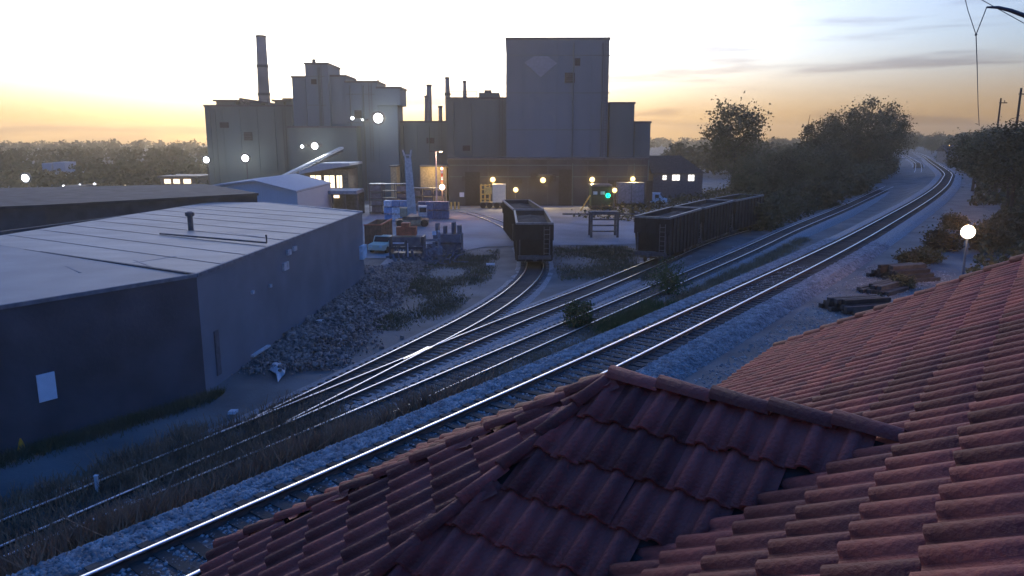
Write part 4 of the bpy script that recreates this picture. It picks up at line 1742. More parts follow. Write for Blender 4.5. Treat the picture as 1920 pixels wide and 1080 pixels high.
# pale trailer boxes at the right end
p = ony(1182, 388, 128)
t = thing('trailer', 'pale grey box trailer parked under the rightmost yellow lamp', 'trailer', (p.x, 128.6, YARD + .06))
q = MB()
q.box(-2.3, 2.2, -1.2, 1.2, .7, 4.2)
q.build('box', mat('grey trailer box', (.2, .21, .23)), t)
q = MB()
for x in (-2.31, 0, 2.21):
    q.box(x - .05, x + .05, -1.26, -1.203, .7, 4.2)
q.build('corner_posts', M_steel, t)
q = MB()
for x in (-1.6, -.5, 1.6):
    for s in (-1, 1):
        q.tube([(x, s * .8, .42), (x, s * 1.1, .42)], .42, 12)
q.build('wheels', M_rubber, t)
# green machine with signal
p = ony(1124, 397, 122)
t = thing('shunting_locomotive', 'small dark green shunting engine with two pale windows and a green light', 'locomotive', (p.x, 122, YARD + .06))
q = MB()
q.box(-1.5, 1.6, -1.3, 2.6, .9, 4.0)
q.build('cab', mat('dark green engine paint', (.018, .045, .034), var=.2), t)
q = MB()
q.box(-1.7, 1.8, -1.5, 2.8, 4.003, 4.25)
q.build('roof', M_rim, t)
for x in (-.9, .3):
    q = MB()
    q.box(x - .35, x + .35, -1.34, -1.303, 2.7, 3.2)
    q.build('window', mat('pale engine window', (.6, .62, .55)), t)
q = MB()
q.box(-1.6, 1.7, -1.6, 2.9, .35, .88)
q.build('chassis', M_dark, t)
q = MB()
q.sphere((1.15, -1.5, 2.55), .36, 10, 8)
q.build('signal_light', M_glow_g, t, True)
q = MB()
for s in (-1, 1):
    q.beam((-3.2, -1.4 + s * .3, .1), (-1.7, -1.4 + s * .3, 2.6), .12)
for k in range(6):
    f_ = (k + .5) / 6
    q.beam((-3.2 + 1.5 * f_, -1.75, .1 + 2.5 * f_), (-3.2 + 1.5 * f_, -1.05, .1 + 2.5 * f_), .3, .06)
q.build('steps', M_yellow, t)

# dark gantry frame (loading rack) in front
p = onz(1133, 446, YARD)
t = thing('loading_gantry', 'dark steel loading frame with rungs standing on the pale pavement', 'gantry', tuple(p))
for x in (-1.55, 1.55):
    for y in (0, 2.2):
        q = MB()
        q.box(x - .13, x + .13, y - .13, y + .13, 0, 2.9)
        q.build('post', M_steel, t)
for z in (.7, 1.4, 2.1, 2.75):
    q = MB()
    q.box(-1.55, 1.55, -.08, .08, z, z + (.16 if z < 2.5 else .35))
    q.build('rung', M_steel, t)
q = MB()
q.box(-5.0, 6.4, -.16, -.09, 2.75, 2.92)
q.box(-1.7, 1.7, 0.09, 2.3, 2.95, 3.03)
q.build('top_beam', M_steel, t)
# yellow bin beside the cars
p = onz(1201, 445, YARD)
t = thing('bin', 'yellow topped drum bin beside the end of the dark cars', 'bin', tuple(p))
q = MB()
q.tube([(0, 0, 0), (0, 0, 1.6)], .65, 14)
q.build('body', M_yellow, t, False)
q = MB()
q.tube([(0, 0, 1.6), (0, 0, 1.72)], .7, 14)
q.build('lid', M_cream, t)
# black sign post right of the trailer
p = ony(1216, 390, 118)
t = thing('sign_post', 'dark upright sign board on a post right of the pale trailer', 'sign', (p.x, 118, YARD))
q = MB()
q.box(-.16, .16, -.08, .08, 0, 1.9)
q.build('post', M_dark, t)
q = MB()
q.box(-.5, .5, -.12, .12, 1.9, 5.1)
q.build('board', M_dark, t)
p = ony(866, 365, 130.8)
q = MB()
q.box(p.x - .4, p.x + .4, 130.70, 130.78, p.z - .4, p.z + .4)
tag(q.build('wall_sign', M_white), 'small white square sign on the dark foundry wall left of the truck', 'sign')
for (u, lb_) in ((846, 'left one of three pale bollards left of the truck'), (853, 'middle one of three pale bollards left of the truck'), (860, 'right one of three pale bollards left of the truck')):
    p = ony(u, 388, 124)
    q = MB()
    q.tube([(p.x, 124, YARD), (p.x, 124, YARD + 1.2), (p.x, 124, YARD + 1.3)], [.15, .15, .06], 8)
    tag(q.build('bollard', M_yellow), lb_, 'bollard', 'bollards by the foundry wall')
# warm back wall panels
for (u0, u1, v0, v1, Y_, lb_) in ((788, 838, 313, 368, 131, 'tan lit cabin wall behind the striped mast'), (732, 744, 313, 343, 131, 'narrow tan lit hut left of the crane tip')):
    a, c_ = ony(u0, v0, Y_), ony(u1, v1, Y_)
    t = thing('cabin', lb_, 'cabin', (a.x, Y_, YARD))
    q = MB()
    q.box(0, c_.x - a.x, 0, 4, 0, a.z - YARD)
    q.build('wall', mat('tan cabin wall', (.42, .32, .18)), t)
    q = MB()
    q.box(-.2, c_.x - a.x + .2, -.3, 4.2, a.z - YARD + .003, a.z - YARD + .25)
    q.build('roof', M_steel, t)
point_light('cabin_glow', tuple(ony(812, 320, 128.5)), 30, (1, .7, .3), .3)

# scrap machinery heap in front of the crane
p0 = onz(742, 486, YARD)
def scrap(label, u, v, parts, rz=0):
    p = onz(u, v, YARD)
    t = thing('scrap_machine', label, 'scrap machine', tuple(p), rz, 'scrapped machines in front of the crane')
    for nm, mt, bx in parts:
        for bb in bx:
            q = MB()
            q.box(*bb)
            q.build(nm, mt, t)
    return t


scrap('dark scrapped machine with a red top, leftmost in the scrap row', 765, 484, (
    ('frame', M_steel, [(-1.7, -1.5, -.8, .8, 0, 2.2), (1.5, 1.7, -.8, .8, 0, 2.2), (-1.7, 1.7, -.85, -.7, 1.0, 1.25), (-1.5, 1.5, -.7, .7, .15, .6), (-.1, .1, -.9, -.7, .2, 1.9)]),
    ('hood', M_red, [(-1.0, .9, -.5, .6, 2.3, 3.1), (-.5, .3, -.6, .5, 3.11, 3.5)]),
    ('panel', M_crate, [(-1.4, 1.4, -.69, .69, 1.3, 2.15)]),
    ('bar', M_pale, [(-1.3, -.2, -1.0, -.88, 1.55, 1.68), (.1, .18, -1.0, -.9, .3, 1.6)])))
scrap('greyish blue scrapped frame in the middle of the scrap row', 805, 478, (
    ('frame', mat('blue grey scrap', (.16, .2, .25), var=.4), [(-1.4, 1.3, -.7, .7, .1, .8), (-1.3, -1.1, -.7, .7, .8, 2.1), (.9, 1.1, -.7, .7, .8, 2.4), (-1.1, .9, -.7, -.55, 1.5, 1.7), (-.2, .6, -.5, .6, .8, 1.4)]),
    ('bar', M_pale, [(-1.0, .3, -.85, -.72, 1.25, 1.36), (.3, .7, -.8, -.68, 2.1, 2.5)])), .15)
scrap('dark bristling scrapped block, rightmost in the scrap row', 840, 470, (
    ('frame', M_crate, [(-1.4, 1.5, -.8, .8, 0, 1.8), (-1.2, -.9, -.5, .4, 1.8, 2.9), (-.4, -.1, -.4, .4, 1.8, 2.6), (.5, .8, -.5, .5, 1.8, 3.0), (1.1, 1.4, -.5, .5, 1.8, 2.7)]),
    ('pipe', M_steel, [(-1.5, 1.6, -.95, -.81, .8, 1.0)])), -.1)
q = MB()
for k in range(170):
    u, v = rng.uniform(738, 862), rng.uniform(462, 496)
    p = onz(u, v, YARD + .1)
    s_ = rng.uniform(.15, .6)
    a = Vector((rng.normal(0, 1), rng.normal(0, 1), abs(rng.normal(0, .6)))).normalized()
    q.beam(p, p + a * s_ * 2.2, s_ * .3)
q.build('scrap_pieces', M_crate, kind='stuff')

# ------------------------------------------------------------------ rubble and litter by the warehouse
def rubble(n, quad, size, hfun):
    w = rng.random((n, 2))
    a, b_, c_, d_ = [np.array(x) for x in quad]
    P = ((1 - w[:, :1]) * (1 - w[:, 1:]) * a + w[:, :1] * (1 - w[:, 1:]) * b_ + w[:, :1] * w[:, 1:] * c_ + (1 - w[:, :1]) * w[:, 1:] * d_)
    return P


quad = [onz(455, 700, YARD)[:2], onz(632, 688, YARD)[:2], onz(800, 488, YARD)[:2], onz(690, 505, YARD)[:2]]
rp = rubble(30000, quad, .2, None)
rp = rp + rng.normal(0, .45, rp.shape) * (1 + 1.2 * (rng.random((len(rp), 1)) > .85))
keepm = rng.random(len(rp)) < .35 + .65 * (np.sin(rp[:, 0] * 1.1) * np.sin(rp[:, 1] * .55 + .6) > -.25)
rp = rp[keepm]
cen = np.array([np.interp(rp[:, 1], [34, 75], [-10.6, -10.2])]).T
hz = .5 * np.exp(-((rp[:, 0] + 10.4 - (rp[:, 1] - 40) * .04) / 1.6) ** 2) * (.5 + .5 * np.sin(rp[:, 1] * .5) ** 2)
bx = np.array([(x, y, z) for z in (-.5, .5) for x, y in ((-.5, -.5), (.5, -.5), (.5, .5), (-.5, .5))])
bf = np.array([(3, 2, 1, 0), (4, 5, 6, 7), (0, 1, 5, 4), (1, 2, 6, 5), (2, 3, 7, 6), (3, 0, 4, 7)])
n = len(rp)
sc = np.abs(rng.lognormal(-2.85, .6, (n, 1))) * rng.uniform(.5, 1.5, (n, 3))
Q = bx[None] * sc[:, None, :] * rng.uniform(.75, 1.2, (n, 8, 3))
ang_ = rng.normal(0, 1, (n, 3))
ca, sa = np.cos(ang_), np.sin(ang_)
X, Yq, Z = Q[..., 0], Q[..., 1], Q[..., 2]
X, Yq = X * ca[:, :1] - Yq * sa[:, :1], X * sa[:, :1] + Yq * ca[:, :1]
Yq, Z = Yq * ca[:, 1:2] - Z * sa[:, 1:2], Yq * sa[:, 1:2] + Z * ca[:, 1:2]
zz_ = ground_z(rp[:, 0], rp[:, 1]) + hz * rng.random(n) + .05
Q = np.stack([X + rp[:, :1], Yq + rp[:, 1:], Z + zz_[:, None]], -1)
link('rubble', npmesh('rubble', Q.reshape(-1, 3), (bf[None] + (np.arange(n) * 8)[:, None, None]).reshape(-1, 4), M_rubble), kind='stuff')
# larger loose blocks one can pick out
for k, (u, v, s_, lb_) in enumerate(((642, 639, .22, 'flat pale slab lying alone on the dirt right of the rubble heap'), (600, 602, .17, 'pale broken block on top of the rubble heap'),
                                     (573, 628, .16, 'pale lump on the lower end of the rubble heap'), (437, 772, .14, 'pale scrap of plastic on the dirt below the warehouse corner'))):
    p = onz(u, v, YARD + .15)
    q = MB()
    q.add([(p.x + x * s_ * (1 + .3 * rng.random()), p.y + y * s_ * (1 + .3 * rng.random()), p.z + z * s_ * .4) for x, y, z in bx * 2], [tuple(f_) for f_ in bf])
    tag(q.build('slab' if k == 0 else 'block', M_tarp), lb_, 'rubble block')
# white plastic sheet
q = MB()
pts = [(504, 692), (512, 680), (524, 678), (536, 684), (534, 700), (528, 706), (521, 716), (518, 700)]
P3 = [onz(u, v, YARD + .08 + .15 * (k % 3 == 1)) for k, (u, v) in enumerate(pts)]
cpt = sum(P3, Vector()) / len(P3) + Vector((0, 0, .22))
q.add(P3 + [cpt] + [x - Vector((0, 0, .03)) for x in P3], [(i, (i + 1) % 8, 8) for i in range(8)] + [(9 + i, 9 + (i + 1) % 8, (i + 1) % 8, i) for i in range(8)])
tag(q.build('plastic_sheet', M_tarp), 'crumpled whitish plastic sheet on the dirt at the end of the rubble', 'plastic sheet')
p = onz(38, 832, YARD + .25)
q = MB()
q.tube([p - Vector((0, 0, .35)), p + Vector((0, 0, .25))], [.2, .06], 10)
q.box(p.x - .24, p.x + .24, p.y - .24, p.y + .24, p.z - .4, p.z - .351)
tag(q.build('traffic_cone', M_orange), 'small orange cone in the weeds at the far left', 'cone')
p = onz(920, 496, YARD + .1)
q = MB()
q.box(p.x - .4, p.x + .4, p.y - .12, p.y + .12, p.z - .05, p.z + .12)
tag(q.build('board', M_white), 'short white board lying in the grass left of the hopper car', 'board')
p = onz(182, 912, -3.2)
q = MB()
q.box(p.x - .045, p.x + .045, p.y - .045, p.y + .045, -3.8, -2.85)
q.box(p.x - .06, p.x + .06, p.y - .06, p.y + .06, -2.849, -2.82)
tag(q.build('marker_post', M_tarp), 'short pale marker post among the brown weeds', 'post')

# stacks of old timber right of the main line
def timbers(label, u, v, n, rz):
    p = onz(u, v, -.5)
    t = thing('timber_pile', label, 'timber pile', tuple(p), rz, 'piles of old timber by the line')
    k = 0
    for lvl, cnt in enumerate(n):
        for i in range(cnt):
            q = MB()
            x = (i - (cnt - 1) / 2) * .3 + rng.normal(0, .03)
            dy = rng.normal(0, .25)
            q.box(x - .12, x + .12, -1.3 + dy, 1.3 + dy, lvl * .22 + .002, lvl * .22 + .215)
            q.build('timber', mat('old grey timber', (.05, .045, .042), var=.4, rnd=.5), t)
    return t


timbers('larger dark timber pile near the right edge of the line, beside dark shrubs', 1695, 522, (9, 8, 6, 3), R(-70))
timbers('low dark timber pile nearest to the roof edge', 1615, 582, (8, 6, 3), R(-75))
timbers('loose scattered timber pile between the two others', 1655, 545, (6, 3), R(-50))

# ------------------------------------------------------------------ vegetation
def crown_mesh(name, seed, rx, rz, clumps, per, leaf, material, conif=False, spread=.16):
    r2 = np.random.default_rng(seed)
    c = []
    while len(c) < clumps:
        p = r2.uniform(-1, 1, 3)
        rr = np.linalg.norm(p)
        if conif:
            h = (p[2] + 1) / 2
            if np.hypot(p[0], p[1]) > (1 - h) * .9 + .05:
                continue
        else:
            if rr > 1 or rr < .45 and r2.random() < .6:
                continue
            if np.sin(p[0] * 4 + seed) * np.sin(p[1] * 4.3 + seed * 2) * np.cos(p[2] * 5 + seed) > .38:
                continue
        c.append(p)
    c = np.array(c)
    k = np.repeat(np.arange(clumps), per)
    sp = spread * r2.uniform(.6, 1.5, clumps)[k][:, None]
    P = c[k] + r2.normal(0, 1, (len(k), 3)) * sp
    P = P * np.array([rx, rx, rz])
    n = len(P)
    a = r2.normal(0, 1, (n, 3))
    a /= np.linalg.norm(a, axis=1)[:, None]
    b_ = np.cross(a, r2.normal(0, 1, (n, 3)))
    b_ /= np.linalg.norm(b_, axis=1)[:, None]
    s = leaf * r2.uniform(.5, 1.4, (n, 1))
    V = np.stack([P - a * s, P + b_ * s * .6, P + a * s, P - b_ * s * .6], 1).reshape(-1, 3)
    return npmesh(name, V, np.arange(n * 4).reshape(-1, 4), material)


def trunk_mesh(h, r, seed, limbs=7, rx=1):
    r2 = random.Random(seed)
    q = MB()
    pts = [(r2.uniform(-.04, .04) * h * k / 5, r2.uniform(-.04, .04) * h * k / 5, h * k / 5) for k in range(6)]
    q.tube(pts, [r, r * .85, r * .7, r * .5, r * .3, r * .1], 8)
    for i in range(limbs):
        z = h * (.35 + .5 * i / limbs)
        an_ = r2.uniform(0, 6.28)
        l_ = rx * r2.uniform(.6, .95)
        q.tube([(0, 0, z), (math.cos(an_) * l_ * .5, math.sin(an_) * l_ * .5, z + l_ * .35), (math.cos(an_) * l_, math.sin(an_) * l_, z + l_ * .55)], [r * .35, r * .2, r * .06], 5)
    me = q.mesh('trunk')
    me.materials.append(M_bark)
    return me


VAR = []
for k in range(5):
    VAR.append((crown_mesh('crown', 11 + k, 4.2, 4.6, 105, 62, .2, M_leaf), trunk_mesh(9, .28, k, 9, 3.6)))
CON = (crown_mesh('crown', 40, 2.6, 5.6, 110, 40, .2, M_leaf, True, .09), trunk_mesh(11, .22, 9, 2, 1))
BUSHV = [crown_mesh('crown', 60 + k, 2.3, 1.7, 55, 46, .2, M_leaf, spread=.2) for k in range(3)]


def tree(x, y, h, label, grp, v=None, wide=1.0, conif=False, z=None):
    zg = float(ground_z(x, y)) if z is None else z
    t = thing('tree', label, 'tree', (x, y, zg - .1), random.uniform(0, 6.28), grp)
    cm, tm = CON if conif else VAR[random.randrange(5) if v is None else v]
    total = 11.4 if conif else 13.2
    s = h / total
    t.scale = (s * wide, s * wide, s)
    c_ = link('crown', cm, t)
    c_.location = (0, 0, 5.9 if conif else 8.6)
    link('trunk', tm, t)
    return t


def bush(x, y, h, label, grp, v=0, wide=1.0):
    t = thing('bush', label, 'bush', (x, y, float(ground_z(x, y)) - .1), random.uniform(0, 6.28), grp)
    s = h / 3.1
    t.scale = (s * wide, s * wide, s)
    c_ = link('crown', BUSHV[v % 3], t)
    c_.location = (0, 0, 1.5)
    return t


def px_tree(u, vtop, Y, label, grp=None, wide=1.0, conif=False, v=None):
    p = ony(u, vtop, Y)
    zg = float(ground_z(p.x, Y))
    return tree(p.x, Y, p.z - zg, label, grp, v, wide, conif)


px_tree(1382, 196, 150, 'large lone round-crowned tree against the yellow sky right of the foundry', None, 1.0, v=0)
px_tree(1517, 209, 172, 'dark pointed conifer on the skyline left of the tallest right-hand trees', None, 1.1, True)
px_tree(1640, 188, 178, 'tallest broad tree on the skyline above the bend of the track', None, 1.0, v=2)
px_tree(1596, 204, 182, 'broad tree just left of the tallest one above the track bend', None, .95, v=3)
px_tree(1672, 205, 186, 'rounded tree just right of the tallest one above the track bend', None, .9, v=1)
px_tree(1560, 222, 176, 'lower tree between the conifer and the broad skyline trees', None, 1.0, v=4)
G1, L1 = 'trees of the wooded strip beyond the siding', 'dark bushy tree in the wooded strip between the siding and the foundry lot'
for k in range(90):
    s_ = random.uniform(0, 1)
    r_ = 88 + s_ * 190
    qmain = float(np.interp(r_, QM_R, QM_Q))
    lo_ = np.interp(r_, [88, 120, 200, 280], [27, 20, 15, 13])
    d_ = lo_ + abs(random.gauss(0, 1)) * 11 + 1.5
    pt = rq(r_, qmain + d_)
    if 960 + F * pt.x / (pt.y * CT + 10 * ST) < 1395:
        continue
    tree(pt.x, pt.y, random.uniform(6, 10.5), L1, G1, None, random.uniform(.95, 1.25))
G2, L2 = 'low bushes along the siding', 'low scrubby bush growing along the far side of the siding'
for k in range(34):
    r_ = 84 + 190 * (k / 34) + random.uniform(-2, 2)
    qmain = float(np.interp(r_, QM_R, QM_Q))
    lo_ = float(np.interp(r_, [84, 120, 200, 280], [19.5, 16.5, 12.5, 11]))
    pt = rq(r_, qmain + lo_ + random.uniform(0, 4))
    if 960 + F * pt.x / (pt.y * CT + 10 * ST) < 1390:
        continue
    bush(pt.x, pt.y, random.uniform(2.2, 4.2), L2, G2, k, 1.15)
G3, L3 = 'trees on the right-hand slope', 'dark tree on the wooded slope right of the main line'
for k in range(120):
    r_ = 52 + random.random() ** .7 * 300
    qmain = float(np.interp(r_, QM_R, QM_Q))
    d_ = -(np.interp(r_, [60, 110, 200, 300], [13, 11, 9, 8]) + abs(random.gauss(0, 1)) * 22)
    pt = rq(r_, qmain + d_)
    tree(pt.x, pt.y, random.uniform(4.5, 8) + (2.0 if r_ > 150 else 0), L3, G3, None, random.uniform(1.0, 1.3))
G4, L4 = 'shrubs right of the main line', 'dark shrub beside the main line near the globe lamp'
for (u, v, h_) in ((1712, 500, 1.6), (1740, 492, 1.4), (1690, 540, 1.1), (1635, 575, .9), (1765, 470, 2.2), (1850, 470, 2.6), (1880, 460, 3.0), (1905, 440, 3.2), (1790, 430, 2.0)):
    p = onz(u, v, -.5)
    bush(p.x, p.y, h_ * .72, L4 if u < 1770 else 'tall dark shrub on the slope behind the globe lamp', G4 if u < 1770 else 'shrubs behind the globe lamp', random.randrange(3), 1.1)
px_tree(1880, 240, 100, 'dark tree on the slope in front of the thinner utility pole', None, 1.25, v=1)
px_tree(1917, 230, 82, 'dark tree at the right edge of the picture below the pole', None, 1.25, v=3)
px_tree(1836, 250, 122, 'dark tree on the slope just left of the thinner utility pole', None, 1.3, v=0)
G5, L5_ = 'trees closing the view along the line', 'hazy tree closing the view where the tracks vanish'
for k in range(60):
    x = 150 + random.random() * 260
    y = 390 + random.random() * 140
    tree(x, y, random.uniform(8, 13), L5_, G5, None, 1.2)

# the two green bushes between the tracks
def leafy_bush(u, v, h, w, label, seed):
    p = onz(u, v, -3.35)
    t = thing('bush', label, 'bush', (p.x, p.y, float(ground_z(p.x, p.y))), 0)
    cm = crown_mesh('crown', seed, w * 1.1, h / 2, 26, 95, .075, M_leafg, spread=.27)
    c_ = link('crown', cm, t)
    c_.location = (0, 0, h * .56)
    q = MB()
    for k in range(6):
        an_ = k * 1.05
        q.tube([(0, 0, 0), (math.cos(an_) * w * .3, math.sin(an_) * w * .3, h * .4), (math.cos(an_) * w * .6, math.sin(an_) * w * .6, h * .8)], [.04, .03, .012], 5)
    q.build('stems', M_bark, t)
    return t


leafy_bush(1085, 606, 1.55, .75, 'smaller green bush growing between siding and embankment', 71)
leafy_bush(1254, 549, 2.35, 1.15, 'larger green bush growing over the siding rails', 72)

# undergrowth of the right-hand slope and under the strip trees
def scrub(name, n, rr, dd_, h, leaf):
    r_ = rng.uniform(*rr, n)
    d_ = rng.uniform(*dd_, n)
    q_ = np.interp(r_, QM_R, QM_Q) + d_
    x, y = ER.x * r_ + EQ.x * q_, ER.y * r_ + EQ.y * q_
    bumpy = .35 + .65 * np.clip(np.sin(x * .9 + 1) * np.sin(y * .8) + .4, 0, 1)
    z = ground_z(x, y) + rng.random(n) ** 1.5 * h * bumpy
    a = rng.normal(0, 1, (n, 3))
    a /= np.linalg.norm(a, axis=1)[:, None]
    b_ = np.cross(a, rng.normal(0, 1, (n, 3)))
    b_ /= np.linalg.norm(b_, axis=1)[:, None]
    s_ = leaf * rng.uniform(.5, 1.5, (n, 1))
    P = np.stack([x, y, z], 1)
    V = np.stack([P - a * s_, P + b_ * s_ * .7, P + a * s_, P - b_ * s_ * .7], 1).reshape(-1, 3)
    return link(name, npmesh(name, V, np.arange(n * 4).reshape(-1, 4), M_leaf), kind='stuff')


scrub('undergrowth', 60000, (48, 130), (-50, -8.5), 1.6, .14)
scrub('undergrowth', 80000, (110, 380), (-75, -5), 2.2, .3)
scrub('undergrowth', 40000, (95, 300), (15, 45), 1.5, .2)

# far woods and valley on the left
def far_wood(name, X, Yy, top, leaf, n):
    P = np.stack([X, Yy, top], 1)
    a = rng.normal(0, 1, (n, 3))
    a /= np.linalg.norm(a, axis=1)[:, None]
    b_ = np.cross(a, rng.normal(0, 1, (n, 3)))
    b_ /= np.linalg.norm(b_, axis=1)[:, None]
    s = leaf * rng.uniform(.5, 1.5, (n, 1))
    V = np.stack([P - a * s, P + b_ * s * .7, P + a * s, P - b_ * s * .7], 1).reshape(-1, 3)
    return link(name, npmesh(name, V, np.arange(n * 4).reshape(-1, 4), M_leaf), kind='stuff')


def wood_band(dist0, dist1, a0, a1, trees, hmin, hmax, per, leaf):
    an_ = rng.uniform(R(a0), R(a1), trees)
    ds = rng.uniform(dist0, dist1, trees)
    hh = rng.uniform(hmin, hmax, trees)
    k = np.repeat(np.arange(trees), per)
    n = len(k)
    d = rng.normal(0, 1, (n, 3))
    d /= np.linalg.norm(d, axis=1)[:, None]
    d *= (rng.random((n, 1)) ** .4)
    cx, cy = np.sin(an_) * ds, np.cos(an_) * ds
    gz = ground_z(cx, cy)
    X = cx[k] + d[:, 0] * hh[k] * .5
    Yy = cy[k] + d[:, 1] * hh[k] * .5
    Zz = gz[k] + hh[k] * .52 + d[:, 2] * hh[k] * .5
    return far_wood('far_woods', X, Yy, Zz, leaf, n)


wood_band(300, 520, -48, -12, 240, 6, 9, 90, .7)
wood_band(560, 980, -50, 55, 700, 7, 12, 60, 1.3)
wood_band(230, 300, -46, -22, 70, 4, 6.5, 120, .5)
wood_band(240, 420, 12, 24, 150, 7, 11, 90, .7)

def valley_scrub(n, X0, X1, Y0, Y1, h, leaf):
    x, y = rng.uniform(X0, X1, n), rng.uniform(Y0, Y1, n)
    k_ = x < -.22 * y - 8
    x, y = x[k_], y[k_]
    n = len(x)
    z = ground_z(x, y) + rng.random(n) ** 1.6 * h * (.3 + .7 * np.clip(np.sin(x * .21) * np.sin(y * .17 + 1) + .4, 0, 1))
    far_wood('undergrowth', x, y, z, leaf, n)


valley_scrub(70000, -150, -20, 92, 175, 1.5, .28)
valley_scrub(60000, -280, -40, 175, 330, 3.2, .5)

# buildings and lights of the valley at the left
vb = thing('building', 'low commercial building with warm lit windows in the valley left of the foundry', 'building', (0, 0, 0))
a, c_ = ony(300, 334, 178), ony(372, 334, 178)
q = MB()
q.box(a.x, c_.x, 178, 188, YARD - .5, a.z)
q.build('wall', mat('tan valley wall', (.2, .16, .13)), vb)
q = MB()
q.box(a.x - .4, c_.x + .4, 177.6, 188.4, a.z + .003, a.z + .5)
q.build('roof', M_steel, vb)
for (u0, u1) in ((308, 320), (325, 337), (344, 358)):
    p0, p1 = ony(u0, 336, 177.9), ony(u1, 344, 177.9)
    q = MB()
    q.box(p0.x, p1.x, 177.85, 177.97, p1.z, p0.z)
    q.build('lit_window', M_lit, vb)
vt = thing('building', 'pale silo-like building left of the small bluish lamps', 'building')
for (u0, u1, v, nm) in ((78, 96, 306, 'silo'), (99, 121, 304, 'silo'), (122, 146, 318, 'wall')):
    a, c_ = ony(u0, v, 230), ony(u1, v, 230)
    q = MB()
    q.box(a.x, c_.x, 230, 236, YARD - 1, a.z)
    q.build(nm, M_shed, vt)
vg = thing('garage', 'small garage with a warm lit front below the bluish lamps', 'garage')
a, c_ = ony(114, 360, 150), ony(147, 378, 150)
q = MB()
q.box(a.x, c_.x, 150, 156, YARD - .6, a.z + .8)
q.build('wall', M_shed, vg)
q = MB()
q.box(a.x - .4, c_.x + .4, 149.6, 156.4, a.z + .803, a.z + 1.1)
q.build('roof', M_shing, vg)
q = MB()
q.box(a.x + .3, c_.x - .3, 149.9, 149.98, c_.z, a.z)
q.build('lit_door', M_lit, vg)

# house at the right of the lot
hs = thing('house', 'dark gabled house with small lit windows at the right end of the lot', 'house')
Y = 150
a, c_, ap = ony(1225, 325, Y), ony(1318, 325, Y), ony(1232, 292, Y)
q = MB()
q.box(a.x, c_.x, Y, Y + 9, YARD - .5, a.z)
q.build('wall', M_house, hs)
q = MB()
l0, l1 = a.x - .5, c_.x + .5
zz0, zz1 = a.z + .003, a.z + 3.4
q.add([(l0, Y - .6, zz0), (l1, Y - .6, zz0), (l1, Y + 9.6, zz0), (l0, Y + 9.6, zz0), (l0, Y + 4.5, zz1), (l1 - 4, Y + 4.5, zz1)],
      [(3, 2, 1, 0), (0, 1, 5, 4), (1, 2, 5), (2, 3, 4, 5), (3, 0, 4)])
q.build('roof', M_shing, hs)
for (u0, u1, v0, v1) in ((1261, 1274, 328, 338), (1291, 1301, 328, 339), (1243, 1249, 329, 337)):
    p0, p1 = ony(u0, v0, Y - .05), ony(u1, v1, Y - .05)
    q = MB()
    q.box(p0.x, p1.x, Y - .12, Y - .003, p1.z, p0.z)
    w_ = q.build('lit_window', M_litw, hs)
    q = MB()
    xm, zm_ = (p0.x + p1.x) / 2, (p0.z + p1.z) / 2
    q.box(xm - .06, xm + .06, Y - .16, Y - .123, p1.z, p0.z)
    q.box(p0.x, xm - .061, Y - .16, Y - .123, zm_ - .05, zm_ + .05)
    q.box(xm + .061, p1.x, Y - .16, Y - .123, zm_ - .05, zm_ + .05)
    q.build('window_frame', M_dark, w_)
flood(1246, 319, 156.8, 'small cool lamp on the front of the dark gabled house', .22, 30, M_glow_w, WHT, name='wall_lamp', cat='lamp', grp='lamps of the house', wall=1.1)
flood(1267, 307, 157.0, 'tiny lamp high on the roof side of the dark house', .13, 10, M_glow_w, WHT, name='wall_lamp', cat='lamp', grp='lamps of the house', wall=1.6)
# pale building and car far down the line
q = MB()
a, c_ = ony(1775, 284, 270), ony(1800, 290, 270)
fh = thing('house', 'small pale house far along the main line below the amber lamp', 'house')
q.box(a.x, c_.x, 270, 276, -.5, a.z)
q.build('wall', mat('grey far house', (.16, .16, .17)), fh)
q = MB()
q.add([(a.x - .4, 269.6, a.z), (c_.x + .4, 269.6, a.z), (c_.x + .4, 276.4, a.z), (a.x - .4, 276.4, a.z), (a.x - .4, 273, a.z + 2.2), (c_.x + .4, 273, a.z + 2.2)], [(3, 2, 1, 0), (0, 1, 5, 4), (1, 2, 5), (2, 3, 4, 5), (3, 0, 4)])
q.build('roof', M_shing, fh)
# road crossing where the tracks vanish
b = MB()
cpt = main_c[np.argmin(np.abs(main_c[:, 1] - 330))]
b.box(cpt[0] - 26, cpt[0] + 12, cpt[1] - 4, cpt[1] + 4, -.9, -.12)
b.build('road', mat('pale crossing asphalt', (.2, .2, .2)), kind='structure')

# utility poles
def upole(u, vtop, Y, label, arm=1.0):
    p = ony(u, vtop, Y)
    zg = float(ground_z(p.x, Y))
    t = thing('utility_pole', label, 'utility pole', (p.x, Y, zg), 0, 'utility poles at the right')
    h = p.z - zg
    q = MB()
    q.tube([(0, 0, 0), (0, 0, h)], [.17, .12], 8)
    q.build('pole', M_bark, t)
    q = MB()
    q.beam((-.2, 0, h - .7), (arm, 0, h - .7), .14)
    q.build('crossarm', M_bark, t)
    q = MB()
    q.tube([(.6, 0, h - .6), (.6, 0, h - .3)], .06, 6)
    q.build('insulator', M_steel, t)
    return t


upole(1877, 184, 118, 'utility pole with a short crossarm on the slope at the right skyline')
upole(1915, 165, 92, 'utility pole at the right edge of the picture', .9)

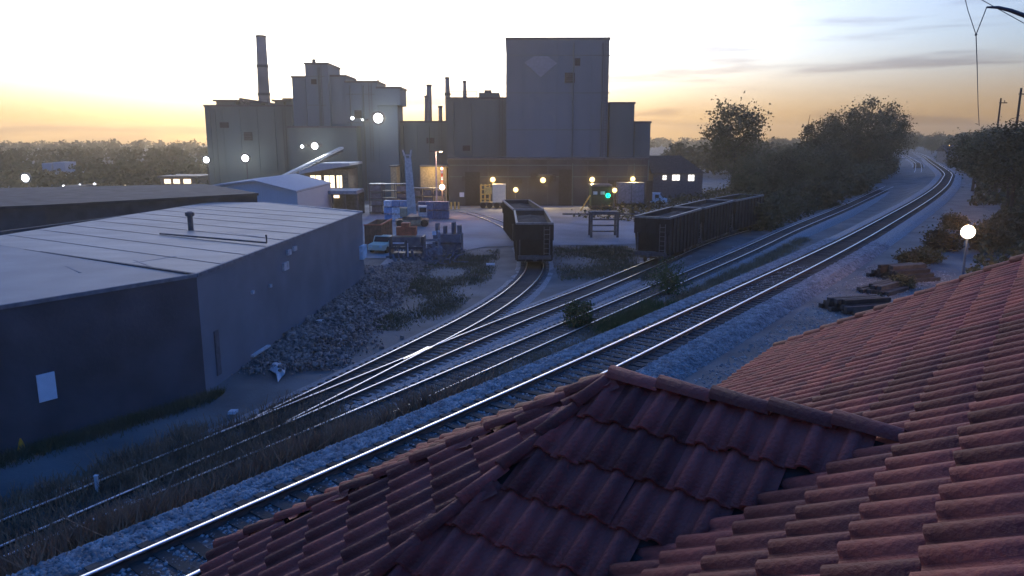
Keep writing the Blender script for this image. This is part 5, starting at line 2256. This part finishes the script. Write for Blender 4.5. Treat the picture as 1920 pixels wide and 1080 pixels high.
# mast arm with hanging cable, fixed to the depot
t = thing('mast', 'slender curved mast arm with a hanging wire at the upper right', 'mast')
Ym = 7.0
pts = [ony(u, v, Ym) for u, v in ((1850, 13.5), (1872, 14), (1896, 20), (1920, 29), (1960, 52), (2040, 130))]
q = MB()
bx_, by_ = pts[-1].x, Ym
q.tube(pts + [Vector((bx_ + .35, by_, 6.6)), Vector((bx_ + .35, by_, 5.0))], [.008, .014, .018, .02, .022, .026, .03, .03], 8)
q.build('arm', M_steel, t, True)
q = MB()
kn = ony(1830, 65, Ym)
q.tube([ony(1850, 13.5, Ym), kn], .0045, 5)
q.tube([ony(1805, -20, Ym), ony(1815, 20, Ym), kn], .0035, 5)
q.tube([kn, ony(1832, 120, Ym), ony(1834, 200, Ym), ony(1836, 236, Ym)], [.0045, .004, .0032, .0028], 5)
q.tube([ony(1805, -20, Ym), ony(2040, 110, Ym)], .0035, 5)
q.build('wire', M_steel, t)
q = MB()
q.sphere(tuple(kn), .011, 8, 6)
q.build('wire_clamp', M_steel, t)

# every thing's Empty stands at the foot of the thing it carries
for o in list(C.objects):
    if o.type == 'EMPTY' and o.location.length < 1e-6 and o.children:
        pts = [c.matrix_basis @ Vector(k) for c in o.children if c.type == 'MESH' for k in c.bound_box]
        base_p = Vector(((min(p.x for p in pts) + max(p.x for p in pts)) / 2, (min(p.y for p in pts) + max(p.y for p in pts)) / 2, min(p.z for p in pts)))
        o.location = base_p
        for c in o.children:
            c.location = c.location - base_p

# ------------------------------------------------------------------ evening haze
q = MB()
q.box(-1520, 1520, -320, 1620, -12, 36)
hz_m = bpy.data.materials.new('evening haze')
hz_m.use_nodes = True
t_ = hz_m.node_tree
t_.nodes.remove(t_.nodes['Principled BSDF'])
pv = t_.nodes.new('ShaderNodeVolumePrincipled')
pv.inputs['Color'].default_value = (1.0, .86, .62, 1)
pv.inputs['Density'].default_value = .00052
pv.inputs['Anisotropy'].default_value = .7
t_.links.new(pv.outputs[0], t_.nodes['Material Output'].inputs['Volume'])
q.build('haze', hz_m, kind='stuff')
